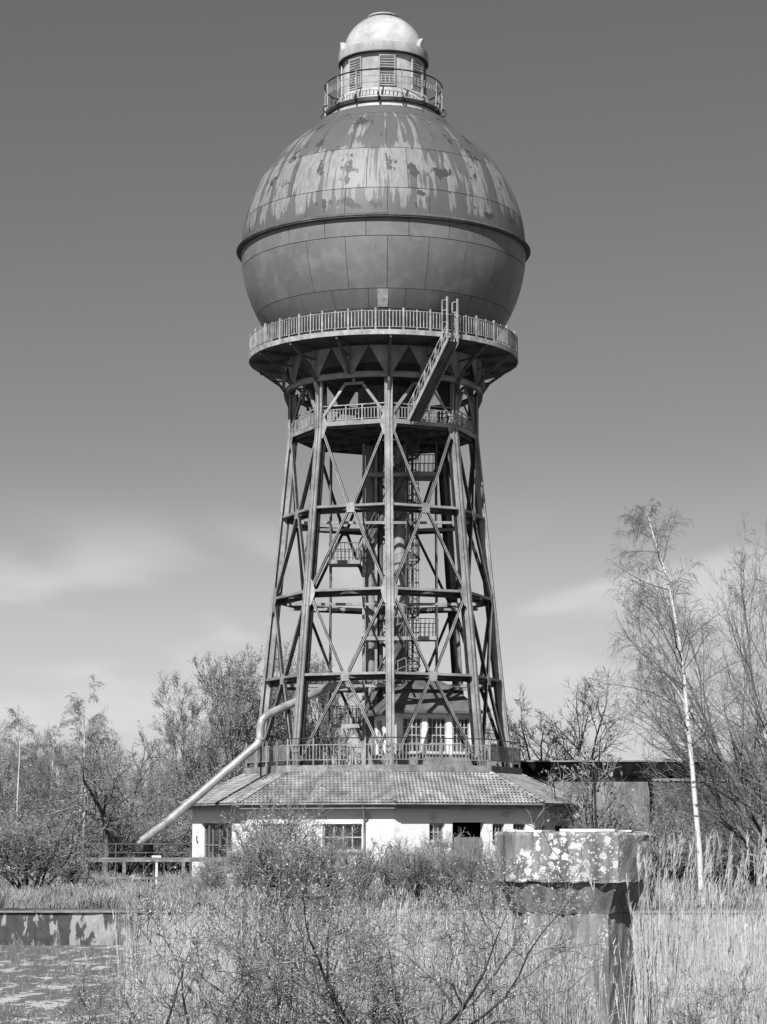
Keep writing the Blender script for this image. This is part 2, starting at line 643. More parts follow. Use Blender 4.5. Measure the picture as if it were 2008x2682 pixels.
def tubes(pts, rad, sides):
    """pts (B,n,3), rad (B,n) -> verts, quads"""
    B, n, _ = pts.shape
    a = nrm(pts[:, -1] - pts[:, 0])
    ref = np.where(np.abs(a[:, 2:3]) < 0.8, np.array([[0, 0, 1.0]]), np.array([[1.0, 0, 0]]))
    u = nrm(np.cross(a, ref))
    w = np.cross(a, u)
    ang = np.arange(sides) * 2 * np.pi / sides
    ring = np.cos(ang)[None, :, None] * u[:, None] + np.sin(ang)[None, :, None] * w[:, None]
    V = pts[:, :, None, :] + rad[:, :, None, None] * ring[:, None]
    V = V.reshape(-1, 3)
    b = np.arange(B)[:, None, None] * n * sides
    i = np.arange(n - 1)[None, :, None] * sides
    k = np.arange(sides)[None, None, :]
    k2 = (k + 1) % sides
    Q = np.stack([b + i + k, b + i + k2, b + i + sides + k2, b + i + sides + k], -1).reshape(-1, 4)
    return V, Q


def join(parts):
    V = []
    Q = []
    T = []
    off = 0
    for v, q, t in parts:
        V.append(v)
        if q is not None:
            Q.append(q + off)
        if t is not None:
            T.append(t + off)
        off += len(v)
    return np.concatenate(V), (np.concatenate(Q) if Q else None), (np.concatenate(T) if T else None)


def grow(r, start, dirs, lens, rads, specs):
    levels = []
    start = np.asarray(start, float)
    dirs = nrm(np.asarray(dirs, float))
    lens = np.asarray(lens, float)
    rads = np.asarray(rads, float)
    for sp in specs:
        B = len(start)
        n = sp['n']
        pts = np.zeros((B, n + 1, 3))
        tan = np.zeros((B, n + 1, 3))
        pts[:, 0] = start
        d = dirs.copy()
        tan[:, 0] = d
        for i in range(n):
            d = nrm(d + r.normal(size=(B, 3)) * sp.get('wob', .1) + np.array([0, 0, 1.0]) * (sp.get('trop', 0) + sp.get('trop_g', 0) * i / n))
            pts[:, i + 1] = pts[:, i] + d * (lens / n)[:, None]
            tan[:, i + 1] = d
        tt = np.linspace(0, 1, n + 1)
        rad = rads[:, None] * (1 - tt[None] * (1 - sp.get('taper', .3)))
        rad = np.maximum(rad, sp.get('rmin', 0.004))
        levels.append((pts, rad))
        if 'kids' in sp:
            k = sp['kids']
            t = r.uniform(sp.get('t0', .25), 1.0, size=(B, k))
            if sp.get('even'):
                t = sp.get('t0', .25) + (1 - sp.get('t0', .25)) * (np.arange(k)[None] + r.uniform(0, 1, (B, k))) / k
            ti = np.minimum((t * n).astype(int), n - 1)
            fr = t * n - ti
            bi = np.arange(B)[:, None]
            p = pts[bi, ti] * (1 - fr)[..., None] + pts[bi, ti + 1] * fr[..., None]
            tg = tan[bi, ti + 1]
            rr = rad[bi, ti]
            perp = nrm(np.cross(tg, nrm(r.normal(size=(B, k, 3)))))
            an = np.radians(r.normal(sp.get('ang', 45), sp.get('ang_sd', 10), size=(B, k)))[..., None]
            cdv = np.cos(an) * tg + np.sin(an) * perp
            ln = lens[:, None] * sp.get('lr', .5) * (1 - sp.get('fall', .5) * t) * r.uniform(.65, 1.25, size=(B, k))
            start = p.reshape(-1, 3)
            dirs = nrm(cdv.reshape(-1, 3))
            lens = ln.reshape(-1)
            rads = np.minimum(rr.reshape(-1) * sp.get('rr', .6), lens * .05 + .004)
    return levels


def leaves_at(r, pts, count, size, droop=0.0, aspect=2.0, spread=0.03):
    """small diamond leaves scattered along twig polylines"""
    B, n, _ = pts.shape
    bi = r.integers(0, B, count)
    t = r.uniform(0.1, 1, count) * (n - 1)
    ti = np.minimum(t.astype(int), n - 2)
    fr = (t - ti)[:, None]
    c = pts[bi, ti] * (1 - fr) + pts[bi, ti + 1] * fr + r.normal(size=(count, 3)) * spread
    a = nrm(r.normal(size=(count, 3)) + np.array([0, 0, -droop]))
    b = nrm(np.cross(a, r.normal(size=(count, 3))))
    s = size * r.uniform(.6, 1.4, (count, 1))
    V = np.stack([c, c + a * s * .5 + b * s / aspect / 2, c + a * s, c + a * s * .5 - b * s / aspect / 2], 1).reshape(-1, 3)
    Q = np.arange(count * 4).reshape(-1, 4)
    return V, Q


def tree_meshes(name, r, start, dirs, lens, rads, specs, n_leaf=0, leaf=.05, sides=(6, 5, 4, 3, 3), split=2, leaf_spread=.04, leaf_levels=1, droop=.3):
    lv = grow(r, start, dirs, lens, rads, specs)
    tr = join([tubes(p, q, sides[i]) + (None,) for i, (p, q) in enumerate(lv[:split])])
    tw = [tubes(p, q, sides[split + i]) + (None,) for i, (p, q) in enumerate(lv[split:])]
    if n_leaf:
        per = n_leaf // leaf_levels
        for j in range(leaf_levels):
            tw.append(leaves_at(r, lv[-1 - j][0], per, leaf, droop, 1.8, leaf_spread) + (None,))
    tw = join(tw)
    return np_mesh(name + '_trunk', *tr), np_mesh(name + '_crown', *tw)


def plant(name, trunk, crown, loc, rz, sc, label, cat, group=None, mt='bark', mc='twig', lean=0.0):
    e = empty(name, loc, label, cat, group)
    e.rotation_euler = (0, lean, rz)
    e.scale = sc if isinstance(sc, tuple) else (sc, sc, sc)
    a = link('trunk', trunk, MAT[mt], e)
    b = link('crown', crown, MAT[mc], e)
    return e


# ================================================================== SETTING
# ground: one sheet to the horizon, sunk into a basin in front of the tower
YW = -48.0           # line of the basin's far retaining wall


def ground_z(x, y):
    if y > YW + 0.3:
        return 0.0
    d = y - CAM.y
    bank = min(1.0, max(0.0, (42 - d) / 8.0))
    return -1.4 + bank * 1.15


ys = [-150, -138] + [-132 + d for d in range(4, 46, 2)] + [-132 + d for d in range(46, 84, 3)] + [YW + .02, YW + .32, -40, -30, -20, -10, 0, 20, 40, 80, 160, 400, 1000, 4000]
xs = [-3000, -800, -250, -100] + list(range(-60, 61, 4)) + [100, 250, 800, 3000]
gm = MB()
gv = []
for yy in ys:
    for xx in xs:
        z = ground_z(xx, yy if yy != YW + .02 else YW - 1)
        if -140 < yy < -20 and abs(xx) < 61:
            z += float(rng.normal()) * 0.035
        gv.append((xx, yy, z))
nx = len(xs)
gf = [(j * nx + i, j * nx + i + 1, (j + 1) * nx + i + 1, (j + 1) * nx + i) for j in range(len(ys) - 1) for i in range(nx - 1)]
gm.add(gv, gf)
tag(gm.build('ground', MAT['ground']), kind='structure')
# mud flat on the basin floor
mm_ = MB()
mv = []
for j in range(25):
    for i in range(41):
        x = -40 + i * 2
        y = -98 + j * (49.9 / 24)
        mv.append((x, y, -1.32 + float(rng.normal()) * 0.012))
mm_.add(mv, [(j * 41 + i, j * 41 + i + 1, (j + 1) * 41 + i + 1, (j + 1) * 41 + i) for j in range(24) for i in range(40)])
tag(mm_.build('mud_flat', MAT['mud']), kind='structure')

# ================================================================== WATER TOWER
A0 = RAD(3)
TOW = empty('water_tower', (0, 0, 0), 'tall steel water tower with spherical grey tank on eight braced legs', 'water tower')
ZC = P(1004, 663, 0).z
RS = P(1004 + 372, 663, 0).x
MAT['tank'] = tank_mat(ZC)
# --- tank
tank = MB().lathe([(max(0.01, (RS - .03) * math.cos(RAD(a))), ZC + (RS - .03) * math.sin(RAD(a))) for a in range(-90, 91, 5)], 96).build('tank', MAT['seam'], TOW, 60)
lat = [68, 53, 30, 11, 0.9, -8, -28, -36, -62]
NP = 22
rowseed = 0
for ri in range(len(lat) - 1):
    hi, lo = lat[ri], lat[ri + 1]
    if lo == 0.9:
        lo = 0.2
    if hi == 0.9:
        hi = -0.6
    w = 2 * math.pi / NP
    nu, nv_ = 6, max(3, int((hi - lo) / 3.0))
    vs = []
    fs = []
    gap = 0.0022
    for j in range(nv_ + 1):
        for i in range(nu + 1):
            az = -w / 2 + gap + (w - 2 * gap) * i / nu
            el_ = RAD(lo) + gap + (RAD(hi - lo) - 2 * gap) * j / nv_
            vs.append((RS * math.cos(el_) * math.sin(az), -RS * math.cos(el_) * math.cos(az), ZC + RS * math.sin(el_)))
    for j in range(nv_):
        for i in range(nu):
            a = j * (nu + 1) + i
            fs.append((a, a + 1, a + nu + 2, a + nu + 1))
    # rim folded back towards the tank so that every plate has an edge
    rim = [i for i in range(nu + 1)] + [j * (nu + 1) + nu for j in range(1, nv_ + 1)] + [nv_ * (nu + 1) + i for i in range(nu - 1, -1, -1)] + [j * (nu + 1) for j in range(nv_ - 1, 0, -1)]
    nb = len(vs)
    cz = Vector((0, 0, ZC))
    for k in rim:
        vs.append(tuple(cz + (Vector(vs[k]) - cz) * (1 - .035 / RS)))
    for k in range(len(rim)):
        k2 = (k + 1) % len(rim)
        fs.append((rim[k2], rim[k], nb + k, nb + k2))
    me = MB().add(vs, fs).mesh('plate', smooth=40)
    first = None
    for k in range(NP):
        rz = w * (k + (0.5 if ri % 2 else 0.0)) + RAD(1.5)
        if first is None:
            first = link('plate', me, MAT['tank'], tank)
            first.rotation_euler = (0, 0, rz)
        else:
            inst(first, rz)
# pale replaced plate on the bowl
az0, az1 = RAD(-2.7), RAD(2.0)
vs = []
for j in range(3):
    for i in range(4):
        az = az0 + (az1 - az0) * i / 3
        el_ = RAD(-28.2 - 7.2 * j / 2)
        vs.append((RS * 1.0025 * math.cos(el_) * math.sin(az), -RS * 1.0025 * math.cos(el_) * math.cos(az), ZC + RS * 1.0025 * math.sin(el_)))
pp = MB().add(vs, [(j * 4 + i + 4, j * 4 + i + 5, j * 4 + i + 1, j * 4 + i) for j in range(2) for i in range(3)]).build('patch_plate', MAT['frame_white'], tank)
pp['label'] = 'pale rectangular patch plate'
# --- equator ring
RR = RS * 384.5 / 372
MB().lathe([(RS - .01, ZC + .12), (RS + .02, ZC + .12), (RR - .02, ZC - .02), (RR, ZC - .05), (RR, ZC - .09), (RR - .05, ZC - .10), (RR - .05, ZC - .17), (RS - .05, ZC - .17)], 160).build('equator_ring', MAT['steel_dark'], TOW, 30)

# --- lantern on top
ZPL = Zf(254, 3.45)
lz = lambda y, r: Zf(y, r)
lant = MB()
rsp = math.sqrt(RS ** 2 - 3.5 ** 2)
lant.lathe([(3.62, ZC + math.sqrt(RS ** 2 - 3.62 ** 2)), (3.30, ZPL - .02), (3.30, ZPL)], 96)
lant.lathe([(3.30, ZPL), (3.48, ZPL), (3.48, ZPL + .10), (3.05, ZPL + .12), (2.85, lz(232, 2.8) + .1), (2.60, lz(228, 2.6))], 96)
lantern = lant.build('lantern', MAT['lantern'], TOW, 30)
MB().lathe([(4.45, ZC + math.sqrt(RS ** 2 - 4.45 ** 2) + .01), (4.0, ZPL - .72), (3.56, ZPL - .52), (3.42, ZPL - .49), (3.36, ZPL - .47)], 96).build('crown_plate', MAT['tank'], tank, 40)
MB().lathe([(3.25, ZPL - .20), (3.55, ZPL - .20), (3.55, ZPL + .03), (3.25, ZPL + .03)], 96).build('platform_ring', MAT['dark_rail_shade'], lantern, 30)
zb, zt = lz(232, 2.6), lz(134, 2.6)
RDM = 2.52
MB().lathe([(RDM, zb - .1), (RDM, zt + .3)], 96).build('drum', MAT['lantern'], lantern, 30)
RB = 2.78
zbt, zbb = lz(107, 2.7), lz(131, 2.7)
MB().lathe([(RDM, zbb + .02), (RB, zbb), (RB + .02, zbb + .05), (RB, zbt), (RB - .2, zbt + .04)], 96).build('cornice_band', MAT['lantern'], lantern, 30)
MB().lathe([(RDM + .01, zbb - .05), (RB + .015, zbb - .05), (RB + .015, zbb + .01), (RDM + .01, zbb + .01)], 96).build('cornice_shade_ring', MAT['dark_rail_shade'], lantern, 30)  # dark ring added in place of the shade beneath the cornice overhang
ZD = P(1004, 147, 0).z
RD = 2.51
prof = []
a0d = math.asin(min(.99, max(0, (zbt - ZD) / RD)))
for i in range(25):
    a = a0d + (RAD(86) - a0d) * i / 24
    prof.append((RD * math.cos(a), ZD + RD * math.sin(a)))
MB().lathe(prof, 96).build('dome', MAT['dome'], lantern, 50)
zc_ = ZD + math.sqrt(RD ** 2 - .93 ** 2)
MB().lathe([(.80, zc_ - .05), (.80, zc_ + .10)], 48).build('cap_neck', MAT['dark_rail_shade'], lantern, 40)
MB().lathe([(.80, zc_ + .08), (.98, zc_ + .10), (.99, zc_ + .16), (.7, zc_ + .27), (.01, zc_ + .36)], 48).build('dome_cap', MAT['dome'], lantern, 40)
# hoods that stand up behind the cornice
for az in (-80, 62, 118, -128):
    a = RAD(az)
    m_ = MB()
    c = pol(a, 2.58, zbt - .1)
    t = pol(a + math.pi / 2, 1)
    n = pol(a, 1)
    for s_ in (0,):
        pts = [c - t * .34 - Vector((0, 0, .2)), c + t * .34 - Vector((0, 0, .2)), c + t * .34 + Vector((0, 0, .30)), c + t * .05 + Vector((0, 0, .80)), c - t * .34 + Vector((0, 0, .30))]
        m_.plate(pts, n, .28)
    m_.build('vent_hood', MAT['lantern'], lantern)
# louvred windows
w_az = [RAD(5 + 47 * k) for k in range(-3, 5)]
for a in w_az:
    t = pol(a + math.pi / 2, 1)
    n = pol(a, 1)
    zw0, zw1 = lz(221, 2.6), lz(145, 2.6)
    c = pol(a, RDM + .0, (zw0 + zw1) / 2)
    rot = Matrix((t, n * -1, Vector((0, 0, 1)))).transposed()
    fr = MB()
    fr.box(c + n * .01, (.90, .10, zw1 - zw0), m=rot)
    win = fr.build('louvre_window', MAT['louvre'], lantern)
    sm = MB()
    ns = 11
    for k in range(ns):
        z = zw0 + (zw1 - zw0) * (k + .5) / ns
        R2 = rot @ Matrix.Rotation(RAD(-35), 3, 'X')
        sm.box(Vector((c.x, c.y, z)) + n * .075, (.84, .09, .035), m=R2)
    sm.build('louvre_slats', MAT['lantern'], win)
    fm = MB()
    for s_ in (-1, 1):
        fm.box(c + n * .07 + t * (s_ * .47), (.06, .07, zw1 - zw0 + .12), m=rot)
        fm.box(Vector((c.x, c.y, c.z + s_ * ((zw1 - zw0) / 2 + .03))) + n * .072, (.98, .07, .06), m=rot)
    fm.build('window_frame', MAT['lantern'], win)
# lantern railing
RL = 3.62
zr = lz(180, RL)
zf_ = ZPL + .12
lr = MB().lathe([(RL + .05, zr), (RL, zr + .05), (RL - .05, zr), (RL, zr - .05), (RL + .05, zr)], 96).build('lantern_railing', MAT['dark_rail_shade'], lantern, 60)
MB().lathe([(RL, zr - .42), (RL + .02, zr - .40), (RL, zr - .38), (RL - .02, zr - .40), (RL, zr - .42)], 96).build('middle_rail', MAT['rail'], lr)
MB().lathe([(RL, zr - .82), (RL + .02, zr - .80), (RL, zr - .78), (RL - .02, zr - .80), (RL, zr - .82)], 96).build('bottom_rail', MAT['rail'], lr)
pm = MB()
pm.bar((0, -RL, zf_ - .10), (0, -RL, zr - .02), .08, .08, (0, 1, 0))
post0 = pm.build('post', MAT['rail'], lr)
bm_ = MB()
bm_.path([Vector((0, -RL + .02, zf_ + .10)), Vector((0, -RL - .10, zf_ + .10)), Vector((0, -RL - .20, zf_ + .02)), Vector((0, -RL - .24, zf_ - .12)), Vector((0, -RL - .19, zf_ - .26)), Vector((0, -RL - .06, zf_ - .33)), Vector((0, -RL + .10, zf_ - .28))], .055, 6)
brk0 = bm_.build('scroll_bracket', MAT['dark_rail_shade'], lr)
for k in range(16):
    a = RAD(-4.5 + 22.5 * k)
    if k == 0:
        post0.rotation_euler = (0, 0, a)
        brk0.rotation_euler = (0, 0, a)
    else:
        inst(post0, a)
        inst(brk0, a)
bm_ = MB()
bm_.bar((0, -RL, zr - .81), (0, -RL, zr - .40), .05, .03, (0, 1, 0))
bal0 = bm_.build('baluster', MAT['rail'], lr)
first = True
for k in range(96):
    a = RAD(3.75 * k + 1.8)
    if math.cos(a) < 0.30:
        continue
    if first:
        bal0.rotation_euler = (0, 0, a)
        first = False
    else:
        inst(bal0, a)

# --- legs
LV = [P(1004, y, 0).z for y in (1147, 1360, 1573, 1786)]
RLEG = [P(1004 + h, y, 0).x - .12 for y, h in ((1147, 250), (1360, 271), (1573, 292), (1786, 316))]
ZM, Z1, Z2, Z3 = LV
slope = (RLEG[3] - RLEG[0]) / (ZM - Z3)
rleg = lambda z: RLEG[0] + max(0, ZM - z) * slope
ZSL = Zf(2002, 8.2)       # top of the roof platform
ZB0, ZB1 = Zf(985, 5.95), Zf(971, 5.95)    # girder band under the skirt
ZS1 = Zf(903, 5.95)
lm = MB()
for (za, zb_) in ((0.0, ZM), (ZM, ZB0 + .02)):
    a = Vector((0, -rleg(za), za))
    b = Vector((0, -rleg(zb_), zb_))
    lm.bar(a, b, .035, .48, (1, 0, 0))
    lm.bar(a, b, .11, .10, (1, 0, 0), (-.07, .0))
    lm.bar(a, b, .05, .05, (1, 0, 0), (-.04, .20))
    lm.bar(a, b, .05, .05, (1, 0, 0), (-.04, -.20))
    lm.bar(a, b, .36, .04, (1, 0, 0), (.20, 0))
leg0 = lm.build('leg', MAT['steel'], TOW)
leg0.rotation_euler = (0, 0, A0)
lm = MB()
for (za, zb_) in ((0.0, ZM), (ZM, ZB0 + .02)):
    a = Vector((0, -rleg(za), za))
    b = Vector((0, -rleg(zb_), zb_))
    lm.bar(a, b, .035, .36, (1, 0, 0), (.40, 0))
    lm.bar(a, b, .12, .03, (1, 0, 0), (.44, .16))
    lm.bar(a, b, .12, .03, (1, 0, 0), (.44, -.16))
fl0 = lm.build('inner_flange', MAT['dark_rail_shade'], leg0)  # inward flange coloured near black so the far legs look shaded
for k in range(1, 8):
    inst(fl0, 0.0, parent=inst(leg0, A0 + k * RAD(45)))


def rep8(mb, name, mat, parent=TOW, off=0.0, smooth=None):
    o = mb.build(name, mat, parent, smooth)
    o.rotation_euler = (0, 0, A0 + off)
    r_ = [o]
    for k in range(1, 8):
        r_.append(inst(o, A0 + off + k * RAD(45)))
    return r_


S8 = math.sin(RAD(22.5))
C8 = math.cos(RAD(22.5))
# all face pieces are modelled on the face centred at azimuth 0 (between legs at -22.5 and +22.5)
legp = lambda z, s: Vector((s * rleg(z) * S8, -rleg(z) * C8, z))
midp = lambda z: Vector((0, -rleg(z) * C8, z))
FN = Vector((0, -1, slope * C8)).normalized()
# ring beams with their plan bracing
for z in (Z1, Z2, Z3):
    m_ = MB()
    a, b = legp(z, -1), legp(z, 1)
    m_.bar(a, b, .02, .13, off=(0, .08))
    m_.bar(a, b, .42, .02, off=(-.20, .012))
    rep8(m_, 'ring_beam', MAT['steel'], off=RAD(22.5))
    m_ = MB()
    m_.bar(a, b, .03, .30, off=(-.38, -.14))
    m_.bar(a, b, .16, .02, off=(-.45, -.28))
    rep8(m_, 'inner_chord', MAT['dark_rail_shade'], off=RAD(22.5))  # near-black chord paints shade on the rear ring and below front beams
    m_ = MB()
    r_ = rleg(z) * C8
    q = lambda s: Vector((math.sin(s) * r_, -math.cos(s) * r_, z - .12))
    m_.bar(q(-RAD(22.5)), q(RAD(22.5)), .10, .12)
    rep8(m_, 'plan_brace', MAT['steel_dark'])
# K bracing
bays = [(ZM - .1, Z1, 'v'), (Z1 - .05, Z2, 'a'), (Z2 - .05, Z3, 'v'), (Z3 - .05, ZSL, 'a')]
for zt_, zb_, kind in bays:
    for s in (-1, 1):
        if kind == 'v':
            a = legp(zt_, s) + Vector((-s * .15, 0, 0))
            b = midp(zb_ + .15) + Vector((s * .18, 0, 0))
        else:
            a = midp(zt_ - .2) + Vector((s * .18, 0, 0))
            b = legp(zb_, s) + Vector((-s * .15, 0, 0))
        m_ = MB()
        m_.bar(a, b, .045, .02, FN, (-.045, 0))
        m_.bar(a, b, .045, .02, FN, (.045, 0))
        outer = rep8(m_, 'diagonal_brace', MAT['steel'], off=RAD(22.5))
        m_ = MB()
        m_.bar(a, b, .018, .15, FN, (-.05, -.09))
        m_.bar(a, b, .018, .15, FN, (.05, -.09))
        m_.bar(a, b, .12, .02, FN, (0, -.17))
        c0 = m_.build('inner_angle', MAT['dark_rail_shade'], outer[0])  # brace backs coloured dark, standing in for shade on the rear faces
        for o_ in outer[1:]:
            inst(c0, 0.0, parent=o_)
# gussets
for z in (Z1, Z3):
    m_ = MB()
    p = midp(z) + FN * .035
    up = Vector((0, -slope * C8 * -1, 1)).normalized()
    up = (Vector((0, 0, 1)) - FN * FN.z).normalized()
    X = Vector((1, 0, 0))
    m_.plate([p - X * .22 - up * .34, p + X * .22 - up * .34, p + X * .26 - up * .05, p + X * .17 + up * .24, p - X * .17 + up * .24, p - X * .26 - up * .05], FN, .02)
    rep8(m_, 'gusset_plate', MAT['steel'], off=RAD(22.5))
for z in (ZM, Z2):
    for s in (-1, 1):
        m_ = MB()
        p = legp(z, s) + FN * .03
        X = Vector((-s, 0, 0))
        up = (Vector((0, 0, 1)) - FN * FN.z).normalized()
        m_.plate([p - up * .95, p + X * .30 - up * .75, p + X * .50 - up * .15, p + X * .50 + up * .12, p + X * .30 + up * .7, p + up * .9], FN, .02)
        rep8(m_, 'gusset_plate', MAT['steel'], off=RAD(22.5))
# arch frame between middle platform and girder band
FN0 = Vector((0, -1, 0))
for s in (-1, 1):
    m_ = MB()
    a = legp(ZM + .35, s) + Vector((-s * .15, 0, 0))
    b = Vector((s * .55, -rleg(ZM) * C8, ZB0 - .25))
    m_.bar(a, b, .16, .02, FN0)
    m_.bar(a, b, .02, .12, FN0, (.07 * s, -.06))
    rep8(m_, 'arch_brace', MAT['steel'], off=RAD(22.5))
m_ = MB()
b = Vector((0, -rleg(ZM) * C8, ZB0 - .22))
m_.bar(b - Vector((.62, 0, 0)), b + Vector((.62, 0, 0)), .02, .16)
m_.bar(b, b + Vector((0, 0, .9)), .16, .16, (0, 1, 0))
rep8(m_, 'arch_head', MAT['steel'], off=RAD(22.5))
# girder band + skirt plates
RSK = 5.95
MB().lathe([(RSK - .25, ZB0), (RSK, ZB0), (RSK, ZB0 + .04), (RSK - .06, ZB0 + .06), (RSK - .06, ZB1 - .06), (RSK, ZB1 - .04), (RSK, ZB1), (RSK - .25, ZB1)], 96).build('girder_band', MAT['steel'], TOW, 30)
vs = []
fs = []
nz = 6
for j in range(nz + 1):
    z = ZB1 + (ZS1 - ZB1) * j / nz
    hw = RAD(2.6 + (11.0 - 2.6) * j / nz)
    r_ = RSK + .02 * j / nz
    for i in range(7):
        a = -hw + 2 * hw * i / 6
        vs.append(pol(a, r_, z))
for j in range(nz):
    for i in range(6):
        a = j * 7 + i
        fs.append((a, a + 1, a + 8, a + 7))
sk0 = MB().add(vs, fs).build('skirt_plate', MAT['steel'], TOW, 60)
rb0 = MB()
rb0.bar((0, -RSK - .10, ZB1), (0, -RSK - .10, ZS1), .22, .07, (1, 0, 0))
rb0 = rb0.build('skirt_rib', MAT['steel'], TOW)
RG = P(1004 + 351, 942, 0).x
ZG = Zf(874, RG)
# gallery brackets
bk = MB()
cur = [(RG - .06, ZG - .02), (RG - .9, ZG - .62), (RG - 1.7, ZG - 1.2), (RSK + .08, ZB1 - .12)]
for (r0, z0), (r1, z1) in zip(cur[:-1], cur[1:]):
    bk.bar((0, -r0, z0), (0, -r1, z1), .13, .16, (1, 0, 0))
bk.bar((0, -RSK, ZG - .10), (0, -RG + .05, ZG - .10), .12, .16)
bk.bar((0, -RSK, ZG - .75), (0, -RG + .95, ZG - .62), .08, .1)
bk0 = bk.build('gallery_bracket', MAT['steel_dark'], TOW)
m_ = MB()
m_.plate([Vector((0, -RSK - .12, ZB1 - .05)), Vector((0, -rleg(ZM) + .1, ZB1 - .05)), Vector((0, -rleg(ZM) + .1, ZB0 - 1.7)), Vector((0, -rleg(ZM) - .06, ZB0 - 1.7)), Vector((0, -rleg(ZM) - .12, ZB0 - .8)), Vector((0, -RSK - .06, ZB0 - .25))], (1, 0, 0), .16)
rep8(m_, 'leg_knee', MAT['steel_dark'])
for k in range(16):
    a = A0 + k * RAD(22.5)
    if k == 0:
        for o in (sk0, rb0, bk0):
            o.rotation_euler = (0, 0, a)
    else:
        for o in (sk0, rb0, bk0):
            inst(o, a)
# gallery deck
gal = MB().lathe([(5.3, ZG), (RG - .02, ZG), (RG - .02, ZG + .12), (5.3, ZG + .12)], 128).build('gallery', MAT['steel_dark'], TOW, 30)
MB().lathe([(RG - .02, ZG - .02), (RG + .03, ZG - .02), (RG + .03, ZG + .27), (RG - .02, ZG + .27), (RG - .02, ZG - .02)], 128).build('fascia', MAT['rail'], gal, 30)
ZGR = Zf(811, RG)
RGR = RG - .04
for nm, z, rr in (('top_rail', ZGR - .05, .035), ('bottom_rail', ZG + .42, .025)):
    MB().lathe([(RGR + rr, z), (RGR, z + rr), (RGR - rr, z), (RGR, z - rr), (RGR + rr, z)], 128).build(nm, MAT['rail'], gal, 60)
pm = MB()
pm.bar((0, -RGR, ZG + .1), (0, -RGR, ZGR + .13), .10, .10, (0, 1, 0))
gp0 = pm.build('post', MAT['rail'], gal)
gap_az = RAD(26.5)
for k in range(32):
    a = RAD(-3.2 + 11.25 * k)
    if k == 0:
        gp0.rotation_euler = (0, 0, a)
    else:
        inst(gp0, a)
bm_ = MB()
bm_.bar((0, -RGR, ZG + .42), (0, -RGR, ZGR - .05), .05, .035, (0, 1, 0))
gb0 = bm_.build('baluster', MAT['rail'], gal)
bt_ = MB()
bt_.bar((0, -RGR, ZG + .28), (0, -RGR, ZGR + .06), .06, .04, (0, 1, 0))
gt0 = bt_.build('tall_baluster', MAT['rail'], gal)
far_b = MB()
NB = 32 * 8
used = [False, False]
for k in range(NB):
    a = RAD(-3.2 + 360 / NB * k)
    if k % 8 == 0 or abs((a - gap_az + math.pi) % (2 * math.pi) - math.pi) < RAD(2.6):
        continue
    if math.cos(a) > 0.0:
        j = 1 if k % 4 == 0 or k % 8 == 4 else 0
        o = (gb0, gt0)[j]
        if not used[j]:
            o.rotation_euler = (0, 0, a)
            used[j] = True
        else:
            inst(o, a)
    else:
        p = pol(a, RGR)
        far_b.bar((p.x, p.y, ZG + .42), (p.x, p.y, ZGR - .05), .045, .035, pol(a, 1))
tag(far_b.build('balusters', MAT['rail'], gal), kind='stuff')

# --- middle platform
RM = rleg(ZM) + .05


def octv(r, z, k):
    return pol(A0 + k * RAD(45), r, z)


m_ = MB()
m_.add([octv(RM - .1, ZM - .02, k) for k in range(8)] + [octv(1.3, ZM - .02, k) for k in range(8)] + [octv(RM - .1, ZM + .06, k) for k in range(8)] + [octv(1.3, ZM + .06, k) for k in range(8)],
       [(k, (k + 1) % 8, 8 + (k + 1) % 8, 8 + k) for k in range(8)] + [(16 + k, 24 + k, 24 + (k + 1) % 8, 16 + (k + 1) % 8) for k in range(8)])
midplat = m_.build('middle_platform', MAT['steel_dark'], TOW)
m_ = MB()
a, b = Vector((-RM * S8, -RM * C8, ZM)), Vector((RM * S8, -RM * C8, ZM))
m_.bar(a, b, .03, .26, off=(0, .04))
rep8(m_, 'edge_beam', MAT['steel'], midplat, off=RAD(22.5))
m_ = MB()
m_.bar((0, -RM, ZM - .18), (0, -1.2, ZM - .18), .12, .30)
m_.bar((-1.2, -3.4, ZM - .12), (1.2, -3.4, ZM - .12), .1, .2)
rep8(m_, 'floor_beam', MAT['steel_dark'], midplat)
m_ = MB()
m_.bar((-2.1, -5.0, ZM - .12), (2.1, -5.0, ZM - .12), .1, .18)
m_.bar((-1.0, -2.4, ZM - .12), (1.0, -2.4, ZM - .12), .1, .18)
m_.bar((0, -4.9, ZM - .1), (1.3, -2.0, ZM - .1), .06, .1)
m_.bar((0, -4.9, ZM - .1), (-1.3, -2.0, ZM - .1), .06, .1)
rep8(m_, 'floor_lattice', MAT['steel_dark'], midplat, off=RAD(22.5))
hr = 1.12
m_ = MB()
rr = RM - .14
a, b = Vector((-rr * S8, -rr * C8, ZM)), Vector((rr * S8, -rr * C8, ZM))
for zz, hh in ((hr, .06), (.9, .04), (.28, .04)):
    m_.bar(a + Vector((0, 0, zz)), b + Vector((0, 0, zz)), .04, hh)
for t_ in (.14, .38, .62, .86):
    p = a.lerp(b, t_)
    m_.bar(p + Vector((0, 0, .1)), p + Vector((0, 0, hr)), .07, .07, (0, 1, 0))
mrails = rep8(m_, 'platform_railing', MAT['rail'], midplat, off=RAD(22.5))
bb = MB()
bb.bar((0, 0, ZM + .28), (0, 0, ZM + .9), .045, .035, (0, 1, 0))
bme = bb.mesh('baluster')
mbal = None
for k in range(8):
    aa = A0 + RAD(22.5) + k * RAD(45)
    if math.cos(aa) < .2:
        continue
    for i in range(22):
        t_ = (i + .5) / 22
        p = a.lerp(b, t_)
        q = Matrix.Rotation(aa, 3, 'Z') @ Vector((p.x, p.y, 0))
        if mbal is None:
            mbal = link('baluster', bme, MAT['rail'], midplat, q)
            mbal.rotation_euler = (0, 0, aa)
        else:
            inst(mbal, aa, q)
